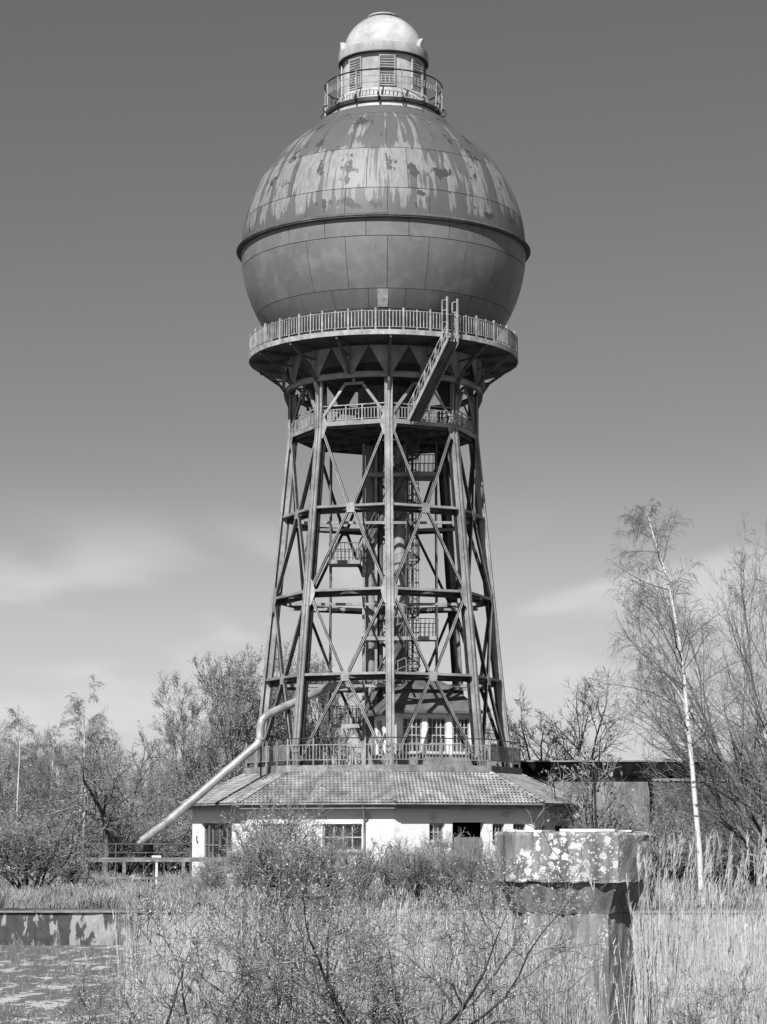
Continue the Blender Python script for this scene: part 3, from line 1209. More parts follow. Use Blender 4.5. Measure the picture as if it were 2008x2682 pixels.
# --- core: riser pipes, slender columns, zigzag stair
CY = 1.3
ZTK = ZC - RS
m_ = MB().lathe([(1.0, ZM + .05), (1.0, ZM + .5), (1.55, ZM + .6), (1.55, ZTK + .9), (2.6, ZTK + 1.0)], 32, c=(0, 0)).build('sump', MAT['steel_dark'], TOW, 40)
for x, r_ in ((-.78, .31), (.98, .36)):
    m_ = MB().path([(x, CY, 0.2), (x, CY, ZM - .3)], r_, 20)
    for z in (9.6, 14.2, 18.9, 23.6):
        m_.path([(x, CY, z - .06), (x, CY, z + .06)], r_ + .10, 20)
    m_.build('riser_pipe', MAT['steel'], TOW, 40)
for i, (x, y) in enumerate(((-1.2, CY - .8), (-.45, CY - .85), (1.45, CY + .8), (-1.2, CY + .9), (.2, CY + .9))):
    MB().bar((x, y, ZSL), (x, y, ZM - .3), .16, .16, (0, 1, 0)).build('core_column', MAT['steel'], TOW)
for x in (-3.2, 3.2):
    for y in (CY - 1.6, CY + 1.6):
        MB().bar((x, y, ZSL), (x, y, ZM - .3), .09, .09, (0, 1, 0)).build('stair_post', MAT['steel_dark'], TOW)
for z in (Z1, Z2, Z3):
    m_ = MB()
    hx = math.sqrt(max(1, (rleg(z) * C8) ** 2 - 2.0 ** 2))
    for y in (CY - 1.6, CY + 1.6):
        m_.bar((-hx, y, z - .25), (hx, y, z - .25), .12, .16)
    for x in (-3.2, -1.2, 1.45, 3.2):
        m_.bar((x, -rleg(z) * C8 * .85 if abs(x) < 3 else CY - 1.7, z - .22), (x, rleg(z) * C8 * .85, z - .22), .10, .12)
    m_.build('core_frame', MAT['steel'], TOW)
# K braces between core columns
m_ = MB()
zz = [ZSL + .2, Z3, (Z3 + Z2) / 2, Z2, (Z2 + Z1) / 2, Z1, (Z1 + ZM) / 2, ZM - .4]
for i in range(len(zz) - 1):
    s = 1 if i % 2 else -1
    m_.bar((s * 1.2, CY + .9, zz[i]), (-s * 1.2, CY + .9, zz[i + 1]), .06, .1, (0, 1, 0))
    m_.bar((-1.2, CY - s * .85, zz[i]), (-1.2, CY + s * .85, zz[i + 1]), .06, .1, (1, 0, 0))
m_.build('core_bracing', MAT['steel_dark'], TOW)


for x, y, r_ in ((.45, CY + .55, .10), (-.15, CY - .5, .12), (1.75, CY - .3, .08)):
    MB().path([(x, y, ZSL), (x, y, ZM - .3)], r_, 10).build('thin_pipe', MAT['steel_dark'], TOW, 40)
# hooped ladder cage beside the stair
m_ = MB()
lx, ly = 1.75, CY - 1.35
for dx in (-.2, .2):
    m_.bar((lx + dx, ly, ZSL + 2.5), (lx + dx, ly, ZM - .3), .05, .05, (0, 1, 0))
zz = ZSL + 2.6
while zz < ZM - .4:
    m_.bar((lx - .2, ly, zz), (lx + .2, ly, zz), .03, .03)
    zz += .3
zz = ZSL + 5
while zz < ZM - .5:
    m_.path([(lx + .36 * math.sin(a_), ly - .32 + .36 * -math.cos(a_), zz) for a_ in [RAD(-150 + 30 * i) for i in range(11)]], .022, 4)
    zz += .75
for a_ in (-90, -35, 35, 90):
    m_.bar((lx + .36 * math.sin(RAD(a_)), ly - .32 - .36 * math.cos(RAD(a_)), ZSL + 5), (lx + .36 * math.sin(RAD(a_)), ly - .32 - .36 * math.cos(RAD(a_)), ZM - .5), .035, .02, (0, 1, 0))
m_.build('caged_ladder', MAT['steel_dark'], TOW)


# spiral stair round the right riser pipe
m_ = MB()
m2 = MB()
hx_, hy_ = .98, CY
zz = ZSL + 3.0
i = 0
ring_pts = []
while zz < ZM - .5:
    an = i * RAD(24)
    o_ = Vector((math.cos(an), math.sin(an), 0))
    m_.box(Vector((hx_, hy_, zz)) + o_ * .78, (.85, .26, .035), an)
    e_ = Vector((hx_, hy_, zz)) + o_ * 1.2
    m2.bar(e_, e_ + Vector((0, 0, 1.0)), .035, .035, (0, 1, 0))
    ring_pts.append(e_)
    zz += .215
    i += 1
m2.path([p + Vector((0, 0, 1.0)) for p in ring_pts], .03, 5)
m2.path([p + Vector((0, 0, .5)) for p in ring_pts], .02, 5)
m_.path([p - Vector((0, 0, .06)) for p in ring_pts], .07, 5)
sp_ = m_.build('spiral_stair', MAT['steel_dark'], TOW)
m2.build('spiral_railing', MAT['steel'], sp_)


def stair_rail(mb, a, b, h=1.0, n=6):
    up = Vector((0, 0, h))
    mb.bar(a + up, b + up, .05, .05)
    mb.bar(a + up * .5, b + up * .5, .03, .03)
    for i in range(n + 1):
        p = a.lerp(b, i / n)
        mb.bar(p, p + up, .04, .04, (0, 1, 0))


lzs = [(ZSL, 'R'), (P(1004, 1899, CY).z, 'L'), (P(1004, 1672, CY).z, 'R'), (P(1004, 1475, CY).z, 'L'), (P(1004, 1247, CY).z, 'R'), (ZM, 'L')]
for i in range(len(lzs) - 1):
    (z0, s0), (z1, s1) = lzs[i], lzs[i + 1]
    y = CY - 1.05 if i % 2 else CY + 1.05
    x0 = 1.3 if s0 == 'R' else -1.5
    x1 = 1.3 if s1 == 'R' else -1.5
    m_ = MB()
    a, b = Vector((x0, y, z0)), Vector((x1, y, z1))
    for dy in (-.36, .36):
        m_.bar(a + Vector((0, dy, 0)), b + Vector((0, dy, 0)), .03, .22)
    n_ = int((z1 - z0) / .21)
    for k in range(1, n_):
        p = a.lerp(b, k / n_)
        m_.box(p, (.24, .70, .03))
    fl = m_.build('stair_flight', MAT['steel_dark'], TOW)
    m_ = MB()
    for dy in (-.37, .37):
        stair_rail(m_, a + Vector((0, dy, .1)), b + Vector((0, dy, .1)), .95, 7)
    m_.build('stair_railing', MAT['steel_dark'], fl)
    if i < len(lzs) - 2:
        xl = (1.2, 3.25) if s1 == 'R' else (-3.25, -1.4)
        m_ = MB()
        cxl = (xl[0] + xl[1]) / 2
        m_.box((cxl, CY, z1 - .03), (xl[1] - xl[0], 3.2, .06))
        m_.bar((xl[0], CY - 1.62, z1 - .12), (xl[1], CY - 1.62, z1 - .12), .05, .22)
        m_.bar((xl[0] if s1 == 'L' else xl[1], CY - 1.6, z1 - .12), (xl[0] if s1 == 'L' else xl[1], CY + 1.6, z1 - .12), .05, .22)
        ld = m_.build('landing', MAT['steel'], TOW)
        m_ = MB()
        xo = xl[0] if s1 == 'L' else xl[1]
        stair_rail(m_, Vector((xl[0], CY - 1.6, z1)), Vector((xl[1], CY - 1.6, z1)), 1.05, 8)
        stair_rail(m_, Vector((xo, CY - 1.6, z1)), Vector((xo, CY + 1.6, z1)), 1.05, 12)
        stair_rail(m_, Vector((xl[0], CY + 1.6, z1)), Vector((xl[1], CY + 1.6, z1)), 1.05, 8)
        m_.build('landing_railing', MAT['steel_dark'], ld)
# cross walk beams at the right hand landings
for z in (P(1004, 1247, CY).z, P(1004, 1672, CY).z):
    MB().bar((-1.3, CY - 1.2, z - .12), (1.4, CY - 1.2, z - .12), .5, .22).build('walkway_beam', MAT['steel'], TOW)

# --- outside stair from middle platform to gallery
sa = Vector((1.75, -5.25, ZM + .05))
sb = Vector((3.95, -7.75, ZG - .35))
dirh = Vector((sb.x - sa.x, sb.y - sa.y, 0)).normalized()
side = Vector((dirh.y, -dirh.x, 0))      # to the viewer's right of the climb
m_ = MB()
upn = (sb - sa).normalized()
pn = side.cross(upn).normalized()
hw = .40
m_.plate([sa - side * hw, sa + side * hw, sb + side * hw, sb - side * hw], pn, .03)
ost = m_.build('outer_stair', MAT['steel_dark'], TOW)
m_ = MB()
for s in (-1, 1):
    m_.bar(sa + side * (s * (hw + .02)), sb + side * (s * (hw + .02)), .03, .20)
m_.build('stringers', MAT['steel'], ost)
m_ = MB()
for k in range(1, 19):
    p = sa.lerp(sb, k / 19) + Vector((0, 0, .1))
    ang_ = math.atan2(side.y, side.x)
    m_.box(p, (.78, .22, .03), ang_)
m_.build('treads', MAT['steel_dark'], ost)
m_ = MB()
up = Vector((0, 0, .95))
for s in (-1, 1):
    o_ = side * (s * hw)
    m_.bar(sa + o_ + up, sb + o_ + up, .05, .05)
    m_.bar(sa + o_ + up * .55, sb + o_ + up * .55, .03, .03)
    for k in range(8):
        p = sa.lerp(sb, k / 7) + o_
        m_.bar(p, p + up, .045, .045, side)
        if k < 7:
            p2 = sa.lerp(sb, (k + 1) / 7) + o_
            m_.bar(p, p2 + up, .035, .035)
    m_.bar(sb + o_, sb + o_ + Vector((0, 0, 2.55)), .09, .09, side)
    e = sb + o_ - dirh * .42
    m_.bar(e, e + Vector((0, 0, 2.4)), .06, .06, side)
    for zz in (.5, 1.1, 1.8, 2.4):
        m_.bar(sb + o_ + Vector((0, 0, zz)), e + Vector((0, 0, zz)), .04, .04)
m_.build('stair_railing', MAT['rail'], ost)

# ================================================================== PUMP HOUSE UNDER THE TOWER
PH = empty('pump_house', (0, 0, 0), 'white octagonal pump house with tiled roof under the water tower', 'pump house')
RW, RE, RPL = 11.25, P(1004 + 528, 2110, 0).x + .05, 8.25
ZE = Zf(2103, 12.0)
LW = 2 * RW * S8


def fpt(c, ap, u, z, d=0.0):
    return pol(c, ap + d) + pol(c + math.pi / 2, 1) * u + Vector((0, 0, z))


def frot(c):
    """columns: tangent, inward, up"""
    return Matrix((pol(c + math.pi / 2, 1), -pol(c, 1), Vector((0, 0, 1)))).transposed()


def wall_cells(mb, c, ap, u0, u1, z0, z1, th, holes):
    us = sorted(set([u0, u1] + [h[0] for h in holes] + [h[1] for h in holes]))
    zs = sorted(set([z0, z1] + [h[2] for h in holes] + [h[3] for h in holes]))
    for i in range(len(us) - 1):
        run = None
        for j in range(len(zs) - 1):
            um, zm = (us[i] + us[i + 1]) / 2, (zs[j] + zs[j + 1]) / 2
            solid = not any(h[0] < um < h[1] and h[2] < zm < h[3] for h in holes)
            if solid and run is None:
                run = zs[j]
            if (not solid or j == len(zs) - 2) and run is not None:
                top = zs[j + 1] if solid else zs[j]
                mb.box(fpt(c, ap, um, (run + top) / 2, -th / 2), (us[i + 1] - us[i], th, top - run), m=frot(c))
                run = None


def window(parent, c, ap, u0, u1, z0, z1, cols, rows, depth, mat_f, bar=.05, fr_w=.09, sill=True, mat_g=None):
    m_ = MB()
    R = frot(c)
    um, zm = (u0 + u1) / 2, (z0 + z1) / 2
    w_, h_ = u1 - u0, z1 - z0
    for s in (-1, 1):
        m_.box(fpt(c, ap, um + s * (w_ / 2 - fr_w / 2), zm, -depth), (fr_w, .08, h_), m=R)
        m_.box(fpt(c, ap, um, zm + s * (h_ / 2 - fr_w / 2), -depth + .002), (w_ - 2 * fr_w, .08, fr_w), m=R)
    iw, ih = w_ - 2 * fr_w, h_ - 2 * fr_w
    for i in range(1, cols):
        m_.box(fpt(c, ap, u0 + fr_w + iw * i / cols, zm, -depth + .004), (bar, .06, ih), m=R)
    for j in range(1, rows):
        m_.box(fpt(c, ap, um, z0 + fr_w + ih * j / rows, -depth + .001), (iw, .05, bar), m=R)
    o = m_.build('window', mat_f, parent)
    pw, ph_ = iw / cols + .01, ih / rows + .01
    pm_ = MB().box((0, 0, 0), (pw, .006, ph_)).mesh('pane')
    first = None
    for i in range(cols):
        for j in range(rows):
            p = fpt(c, ap, u0 + fr_w + iw * (i + .5) / cols, z0 + fr_w + ih * (j + .5) / rows, -depth - .03)
            rot = (random.uniform(-.012, .012), 0, c + random.uniform(-.02, .02))
            if first is None:
                first = link('pane', pm_, mat_g or MAT['glass'], o, p - org(o))
                first.rotation_euler = rot
            else:
                inst(first, loc=p - org(o), rot=rot)
    if sill:
        MB().box(fpt(c, ap, um, z0 - .05, .03), (w_ + .12, .30, .07), m=R).build('sill', mat_f, o)
    return o


apW = RW * C8
HL = LW / 2
ztop = ZE - .02
fac = {k: A0 + RAD(22.5) + RAD(45) * k for k in range(8)}
holes_by = {
    -2: [(-2.8, 2.0, .75, 3.25)],
    -1: [(.15, 2.45, 1.75, 3.20), (-3.5, -1.5, 1.75, 3.20)],
    0: [(-2.2, -1.25, 2.25, 3.25), (-.78, 1.15, .02, 3.28), (1.7, 2.45, 2.3, 3.2), (3.0, 3.8, 2.3, 3.2)],
    1: [(-3.0, -1.6, 1.9, 3.1), (0.2, 1.8, 1.9, 3.1)],
}
for k in range(8):
    kk = k if k < 4 else k - 8
    hs = holes_by.get(kk, [])
    m_ = MB()
    wall_cells(m_, fac[k], apW, -HL + .005, HL - .005, 0.0 - .1, ztop, .38, hs)
    m_.build('wall', MAT['plaster'], PH)
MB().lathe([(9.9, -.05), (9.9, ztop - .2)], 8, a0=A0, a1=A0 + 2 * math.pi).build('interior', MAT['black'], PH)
c = fac[6]
wl = window(PH, c, apW, -2.8, 2.0, .75, 3.25, 4, 2, .24, MAT['gate'], .07, .12)
c = fac[7]
window(PH, c, apW, .15, 2.45, 1.75, 3.20, 4, 2, .18, MAT['frame_white'], .06)
window(PH, c, apW, -3.5, -1.5, 1.75, 3.20, 4, 2, .18, MAT['frame_white'], .06)
c = fac[0]
window(PH, c, apW, -2.2, -1.25, 2.25, 3.25, 3, 2, .18, MAT['frame_white'], .05)
window(PH, c, apW, 1.7, 2.45, 2.3, 3.2, 3, 2, .18, MAT['gutter'], .05)
window(PH, c, apW, 3.0, 3.8, 2.3, 3.2, 3, 2, .18, MAT['gutter'], .05)
hk = []
for an in range(0, 331, 30):
    hk.append(fpt(fac[6], apW, -3.35 + .10 * math.cos(RAD(an + 20)), 2.35 + .16 * math.sin(RAD(an + 20)) - (.1 if an > 240 else 0), .05))
MB().path(hk[2:], .022, 6).build('wall_hook', MAT['iron'], PH)
# half-height board gate in the wide opening
R = frot(c)
gate = MB().box(fpt(c, apW, .185, 2.42, -.2), (1.85, .07, .12), m=R).box(fpt(c, apW, .185, .25, -.22), (1.85, .05, .12), m=R).build('gate', MAT['gate'], PH)
nbd = 10
bme = MB().box((0, 0, 0), (1.85 / nbd - .012, .035, 2.3)).mesh('board')
fb = None
for i in range(nbd):
    p = fpt(c, apW, -.74 + 1.85 * (i + .5) / nbd, 1.22, -.16 + random.uniform(-.006, .006))
    if fb is None:
        fb = link('board', bme, MAT['gate'], gate, p - org(gate))
        fb.rotation_euler = (0, 0, c)
    else:
        inst(fb, c, p - org(gate))
c = fac[1]
window(PH, c, apW, -3.0, -1.6, 1.9, 3.1, 3, 2, .18, MAT['gutter'], .05)
window(PH, c, apW, 0.2, 1.8, 1.9, 3.1, 3, 2, .18, MAT['gutter'], .05)
# roof planes, fascia boards, gutters
apE, apP = RE * C8, (RPL - .1) * C8
ZR1 = ZSL - .42
vs = [pol(A0 + RAD(45) * k, RE, ZE) for k in range(8)] + [pol(A0 + RAD(45) * k, RPL - .1, ZR1) for k in range(8)]
vs2 = [v - Vector((0, 0, .12)) for v in vs]
roof = MB().add(vs + vs2, [(k, (k + 1) % 8, 8 + (k + 1) % 8, 8 + k) for k in range(8)] + [(16 + k, 24 + k, 24 + (k + 1) % 8, 16 + (k + 1) % 8) for k in range(8)] + [(k, 16 + k, 16 + (k + 1) % 8, (k + 1) % 8) for k in range(8)]).build('roof', MAT['tile'], PH)
LE = 2 * RE * S8
# boxed eave under the tiles
for k in range(8):
    c = fac[k]
    m_ = MB()
    m_.box(fpt(c, apE, 0, ZE - .24, -.40), (LE - .45, .70, .05), m=frot(c))
    m_.box(fpt(c, apE, 0, ZE - .20, -.05), (LE - .10, .05, .20), m=frot(c))
    m_.build('eave_board', MAT['gutter'], roof)
    m_ = MB()
    a_, b_ = fpt(c, apE, -LE / 2 - .03, ZE - .06, .07), fpt(c, apE, LE / 2 + .03, ZE - .06, .07)
    n_ = 7
    vsg = []
    o_ = pol(c, 1)
    for e_ in (a_, b_):
        for i in range(n_):
            an = math.pi + math.pi * i / (n_ - 1)
            vsg.append(e_ + o_ * (.075 * math.cos(an)) + Vector((0, 0, .075 * math.sin(an))))
    m_.add(vsg, [(i, i + 1, i + 1 + n_, i + n_) for i in range(n_ - 1)])
    m_.build('gutter', MAT['steel_dark'], roof)
for az, nm in ((A0 + RAD(45), 0), (A0 - RAD(8.5), 1)):
    rE = RE + .02 if nm == 0 else apE / math.cos(RAD(45 - 22.5 - 8.5)) + .02
    rW = RW + .08 if nm == 0 else apW / math.cos(RAD(45 - 22.5 - 8.5)) + .08
    MB().path([pol(az, rE, ZE - .1), pol(az, rE, ZE - .32), pol(az, rW, ZE - .95), pol(az, rW, 1.2)], .055, 8).build('downpipe', MAT['gutter'], PH, 50)
# tiles on the four visible planes
SLH = math.hypot(apE - apP, ZR1 - ZE)
NROW = 12
RP_ = SLH / NROW
TW = .232
ns_ = 6


def tile_pts(w, l):
    vs = []
    prof = [(-.5, .012), (-.36, .0), (-.16, .004), (.02, .045), (.22, .066), (.42, .040), (.53, .012)]
    for y, zo in ((0, .030), (l * 1.12, .0)):
        for x, z in prof:
            vs.append((x * w, y, z + zo))
    n = len(prof)
    for x, z in prof:
        vs.append((x * w, 0, z + .005))
    fs = [(i, i + 1, i + 1 + n, i + n) for i in range(n - 1)] + [(2 * n + i, 2 * n + i + 1, i + 1, i) for i in range(n - 1)]
    return vs, fs


tv, tf = tile_pts(TW, RP_)
tile_me = MB().add(tv, tf).mesh('tile', smooth=60)
slp = math.atan2(ZR1 - ZE, apE - apP)
cand = []
for k in (6, 7, 0, 1):
    c = fac[k]
    for r_ in range(NROW):
        s0 = (r_) / NROW
        ap = apE + (apP - apE) * s0
        z = ZE + (ZR1 - ZE) * s0 + .012
        Lr = LE + ((RPL - .1) * 2 * S8 - LE) * (s0 + .5 / NROW)
        n_ = int(Lr / TW)
        for i in range(n_):
            u = (i - (n_ - 1) / 2) * TW
            cand.append((k, r_, c, u, fpt(c, ap, u, z)))
cand.sort(key=lambda q: (q[0] not in (0, 7), q[1]))
tfirst = None
rest = MB()
for idx, (k, r_, c, u, p) in enumerate(cand):
    rot = Matrix.Rotation(c, 4, 'Z') @ Matrix.Rotation(slp + random.uniform(-.012, .012), 4, 'X') @ Matrix.Rotation(random.uniform(-.015, .015), 4, 'Z')
    if idx < 300:
        if tfirst is None:
            tfirst = link('tile', tile_me, MAT['tile'], roof, p)
            tfirst.rotation_euler = rot.to_euler()
        else:
            inst(tfirst, loc=p, rot=rot.to_euler())
    else:
        rest.add([p + rot @ Vector(v) for v in tv], tf)
tag(rest.build('roof_tiles', MAT['tile'], roof, 60), kind='stuff')
# hip tiles
hme = None
for k in (-2, -1, 0, 1, 2):
    a = A0 + RAD(45) * k
    p0, p1 = pol(a, RE + .02, ZE + .05), pol(a, RPL - .1, ZR1 + .05)
    for i in range(11):
        q0, q1 = p0.lerp(p1, i / 11), p0.lerp(p1, (i + 1.12) / 11)
        d = (q1 - q0)
        if hme is None:
            L_ = d.length
            vs = []
            for y, rr in ((0, .13), (L_, .10)):
                for j in range(7):
                    an = math.pi * j / 6
                    vs.append((rr * math.cos(an), y, rr * math.sin(an) * .8 + (.03 if y == 0 else 0)))
            hme = MB().add(vs, [(j + 1, j, j + 7, j + 8) for j in range(6)] + [(0, 1, 2, 3, 4, 5, 6)]).mesh('hip_tile', smooth=60)
        o = link('hip_tile', hme, MAT['tile'], roof, q0)
        o.rotation_euler = (math.asin(d.z / d.length), 0, a)
# platform slab
vs = [pol(A0 + RAD(45) * k, RPL, ZSL - .38) for k in range(8)] + [pol(A0 + RAD(45) * k, RPL, ZSL) for k in range(8)]
slab = MB().add(vs, [tuple(reversed(range(8))), tuple(range(8, 16))] + [(k, (k + 1) % 8, 8 + (k + 1) % 8, 8 + k) for k in range(8)]).build('platform', MAT['slab'], PH)
# platform railing
RR8 = RPL - .12
ZT = Zf(1931, 8.15)
m_ = MB()
rh = ZT - ZSL
aR, bR = Vector((-RR8 * S8, -RR8 * C8, ZSL)), Vector((RR8 * S8, -RR8 * C8, ZSL))
m_.bar(aR + Vector((0, 0, rh)), bR + Vector((0, 0, rh)), .06, .06)
trs = rep8(m_, 'top_rail', MAT['dark_rail_shade'], slab, off=RAD(22.5))
m_ = MB()
for zz in (.30, rh - .36):
    m_.bar(aR + Vector((0, 0, zz)), bR + Vector((0, 0, zz)), .04, .05)
rep8(m_, 'lower_rails', MAT['steel'], slab, off=RAD(22.5))
pme = MB().bar((0, 0, 0), (0, 0, rh), .08, .08, (0, 1, 0)).mesh('post')
bme = MB().bar((0, 0, .30), (0, 0, rh - .36), .05, .035, (0, 1, 0)).mesh('baluster')
fp = fbl = None
farb = MB()
nb_tot = 0
for k in range(8):
    aa = A0 + RAD(22.5) + k * RAD(45)
    Rz = Matrix.Rotation(aa, 3, 'Z')
    for i in range(4):
        q = Rz @ aR.lerp(bR, (i + .02) / 4)
        if fp is None:
            fp = link('post', pme, MAT['steel'], slab, q)
            fp.rotation_euler = (0, 0, aa)
        else:
            inst(fp, aa, q)
    NBp = 30
    for i in range(NBp):
        if random.random() < .03:
            continue
        q = Rz @ aR.lerp(bR, (i + .5) / NBp)
        if math.cos(aa) > -.2:
            if fbl is None:
                fbl = link('baluster', bme, MAT['steel'], slab, q)
                fbl.rotation_euler = (0, 0, aa)
            else:
                inst(fbl, aa, q)
        else:
            farb.bar(q + Vector((0, 0, .3)), q + Vector((0, 0, rh - .36)), .05, .035, (0, 1, 0))
tag(farb.build('balusters', MAT['steel'], slab), kind='stuff')

# ================================================================== PAVILION ON THE PLATFORM
PC = Vector((2.35, -2.35, ZSL))
PV = empty('roof_pavilion', PC, 'small white pavilion with many-paned windows on the roof platform', 'pavilion')
PA = RAD(16)
HS = 2.32
ZPE = P(1100, 1862, -4.6).z
zw0, zw1 = P(1100, 1972, -4.4).z, P(1100, 1880, -4.4).z


def vpt(c, u, z, d=0.0):
    return Vector((PC.x, PC.y, 0)) + pol(c, HS + d) + pol(c + math.pi / 2, 1) * u + Vector((0, 0, z))


_fpt = fpt


def fpt(c, ap, u, z, d=0.0):      # facets of the pavilion are measured from its own centre
    base = Vector((PC.x, PC.y, 0)) if ap == HS else Vector((0, 0, 0))
    return base + pol(c, ap + d) + pol(c + math.pi / 2, 1) * u + Vector((0, 0, z))


front_h = [(-1.98, -.80, zw0, zw1), (-.52, .66, zw0, zw1), (1.00, 2.05, zw0, zw1)]
side_h = [(-1.95, -.75, zw0, zw1), (-.2, 1.9, zw0, zw1)]
for k in range(4):
    c = PA + k * math.pi / 2
    hs = front_h if k == 0 else side_h if k == 3 else []
    m_ = MB()
    wall_cells(m_, c, HS, -HS + (.3 if k % 2 else 0), HS - (.3 if k % 2 else 0), zw0 - .1, ZPE + .05, .30, hs)
    m_.build('wall', MAT['plaster'], PV)
    for h in hs:
        window(PV, c, HS, *h, 4, 4 if k == 0 else 3, .10, MAT['frame_white'], .045, .09)
MB().box((PC.x, PC.y, (ZSL + zw0 - .1) / 2), (HS * 2 + .06, HS * 2 + .06, zw0 - .1 - ZSL), PA).build('plinth', MAT['slab'], PV)
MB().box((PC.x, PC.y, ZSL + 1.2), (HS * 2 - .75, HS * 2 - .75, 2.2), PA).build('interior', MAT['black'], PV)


def pyr(h0, z0, h1, z1):
    vs = []
    for h, z in ((h0, z0), (h1, z1)):
        for sx_, sy_ in ((-1, -1), (1, -1), (1, 1), (-1, 1)):
            v = Matrix.Rotation(PA, 3, 'Z') @ Vector((sx_ * h, sy_ * h, 0))
            vs.append(Vector((PC.x, PC.y, z)) + v)
    return vs, [(0, 1, 5, 4), (1, 2, 6, 5), (2, 3, 7, 6), (3, 0, 4, 7), (4, 5, 6, 7), (3, 2, 1, 0)]


pr = MB().add(*pyr(HS + .42, ZPE, 1.75, ZPE + 1.05))
pr.add(*pyr(HS + .44, ZPE - .14, HS + .44, ZPE + .01))
pr = pr.build('roof', MAT['pav_roof'], PV)
MB().add(*pyr(1.45, ZPE + 1.0, 1.45, ZPE + 1.28)).build('roof_curb', MAT['steel_dark'], pr)
MB().add(*pyr(1.72, ZPE + 1.28, .25, ZPE + 2.15)).build('upper_roof', MAT['pav_roof'], pr)
fpt = _fpt

# ================================================================== DRAIN PIPE
pts = [P(858, 1800, -1.0), P(700, 1872, -5.2), P(686, 1885, -5.4), P(682, 1900, -5.4), P(681, 1935, -5.4), P(674, 1950, -5.5), P(660, 1962, -5.6), P(432, 2158, -8.4)]
DP = empty('drain_pipe', P(372, 2300, -9.2).xy.to_3d(), 'long bright metal pipe slanting from the tower legs down to the left', 'pipe')
core = Vector((-.78, CY, pts[0].z + .55))
MB().path([core] + pts, .24, 16).build('pipe', MAT['pipe'], DP, 50)
end = P(368, 2205, -9.2)
MB().path([pts[-1], end], .232, 16).build('lower_pipe', MAT['pipe'], DP, 50)
MB().path([pts[-1].lerp(end, -.03), pts[-1].lerp(end, .03)], .31, 16).build('flange', MAT['pipe'], DP, 40)
m_ = MB()
dd = (pts[1] - pts[0]).normalized()
q = pts[0].lerp(pts[1], .45)
MB().path([q - dd * .05, q + dd * .05], .33, 16).build('flange', MAT['pipe'], DP, 40)
MB().path([pts[4] - Vector((0, 0, .05)), pts[4] + Vector((0, 0, .05))], .30, 16).build('flange', MAT['pipe'], DP, 40)
MB().path([end, end + (end - pts[-1]).normalized() * .22], [.14, .14], 12).build('nozzle', MAT['pipe'], DP, 40)
m_ = MB()
b0 = P(388, 2208, -9.6)
m_.path([(b0.x, b0.y, 0), (b0.x, b0.y, .15), (b0.x, b0.y, b0.z - .1)], [.36, .27, .27], 12)
m_.path([(b0.x, b0.y, 1.05), (b0.x, b0.y, 1.25)], .40, 12)
m_.path([(b0.x, b0.y, 1.6), (b0.x, b0.y, 1.75)], .38, 12)
m_.box((b0.x - .2, b0.y - .1, .10), (1.0, .7, .2))
m_.build('valve_stand', MAT['iron'], DP, 40)
MB().bar((pts[4].x + .05, pts[4].y, ZSL - .6), (pts[4].x + .05, pts[4].y, pts[4].z - .2), .09, .09, (0, 1, 0)).build('support_post', MAT['iron'], DP)

# ================================================================== BASIN WALL
xa, xb = -34, 34
bw_ = empty('basin_wall', (0, YW, -1.4), 'long low stained concrete wall behind the mud and reeds', 'wall')
xw = xa
seg_w = 4.2
while xw < xb:
    m_ = MB()
    x1 = min(xb, xw + seg_w)
    n_ = 8
    vs = []
    for j in range(4):
        for i in range(n_ + 1):
            x = xw + .008 + (x1 - xw - .016) * i / n_
            z = -1.5 + 1.36 * j / 3
            vs.append((x, YW + (.0 if j < 3 else .02) + float(rng.normal()) * .018, z + (float(rng.normal()) * .02 if j == 3 else 0)))
    for i in range(n_ + 1):
        x, y, z = vs[3 * (n_ + 1) + i]
        vs.append((x, y + .4, z))
    m_.add(vs, [(j * (n_ + 1) + i, j * (n_ + 1) + i + 1, (j + 1) * (n_ + 1) + i + 1, (j + 1) * (n_ + 1) + i) for j in range(4) for i in range(n_)])
    m_.build('wall_section', MAT['basin_wall'], bw_)
    m_ = MB().box(((xw + x1) / 2, YW + .17, -.10 + random.uniform(-.012, .012)), (x1 - xw - .03, .50, .06), random.uniform(-.004, .004))
    m_.build('coping', MAT['slab'], bw_)
    xw = x1

# ================================================================== CONCRETE PILLAR IN THE REEDS
PYD = -132 + 30
pcx = PX(1497, PYD, 2.6)
PIL = empty('concrete_pillar', (pcx, PYD, -.4), 'squat lichen-spotted concrete pillar with wide flared head among the reeds', 'pillar')


def octring(R_, z, n_=7):
    out = []
    for k in range(8):
        a_, b_ = pol(RAD(-15 + 45 * k), R_), pol(RAD(30 + 45 * k), R_)
        for i in range(n_):
            p = a_.lerp(b_, i / n_)
            out.append((p.x, p.y, z))
    return out


def rough_stack(rings, amp, cap=True):
    m_ = MB()
    n = len(rings[0])
    vs = []
    for rg in rings:
        for x, y, z in rg:
            edge = 2.4 if rg is rings[0] or rg is rings[-1] else 1.0
            vs.append((pcx + x + float(rng.normal()) * amp * edge, PYD + y + float(rng.normal()) * amp * edge, z + float(rng.normal()) * amp * .6 * edge))
    fs = []
    for j in range(len(rings) - 1):
        for i in range(n):
            i2 = (i + 1) % n
            fs.append((j * n + i, j * n + i2, (j + 1) * n + i2, (j + 1) * n + i))
    if cap:
        e = (len(rings) - 1) * n
        fs.append(tuple(e + i for i in range(n)))
        fs.append(tuple(reversed(range(n))))
    m_.add(vs, fs)
    return m_


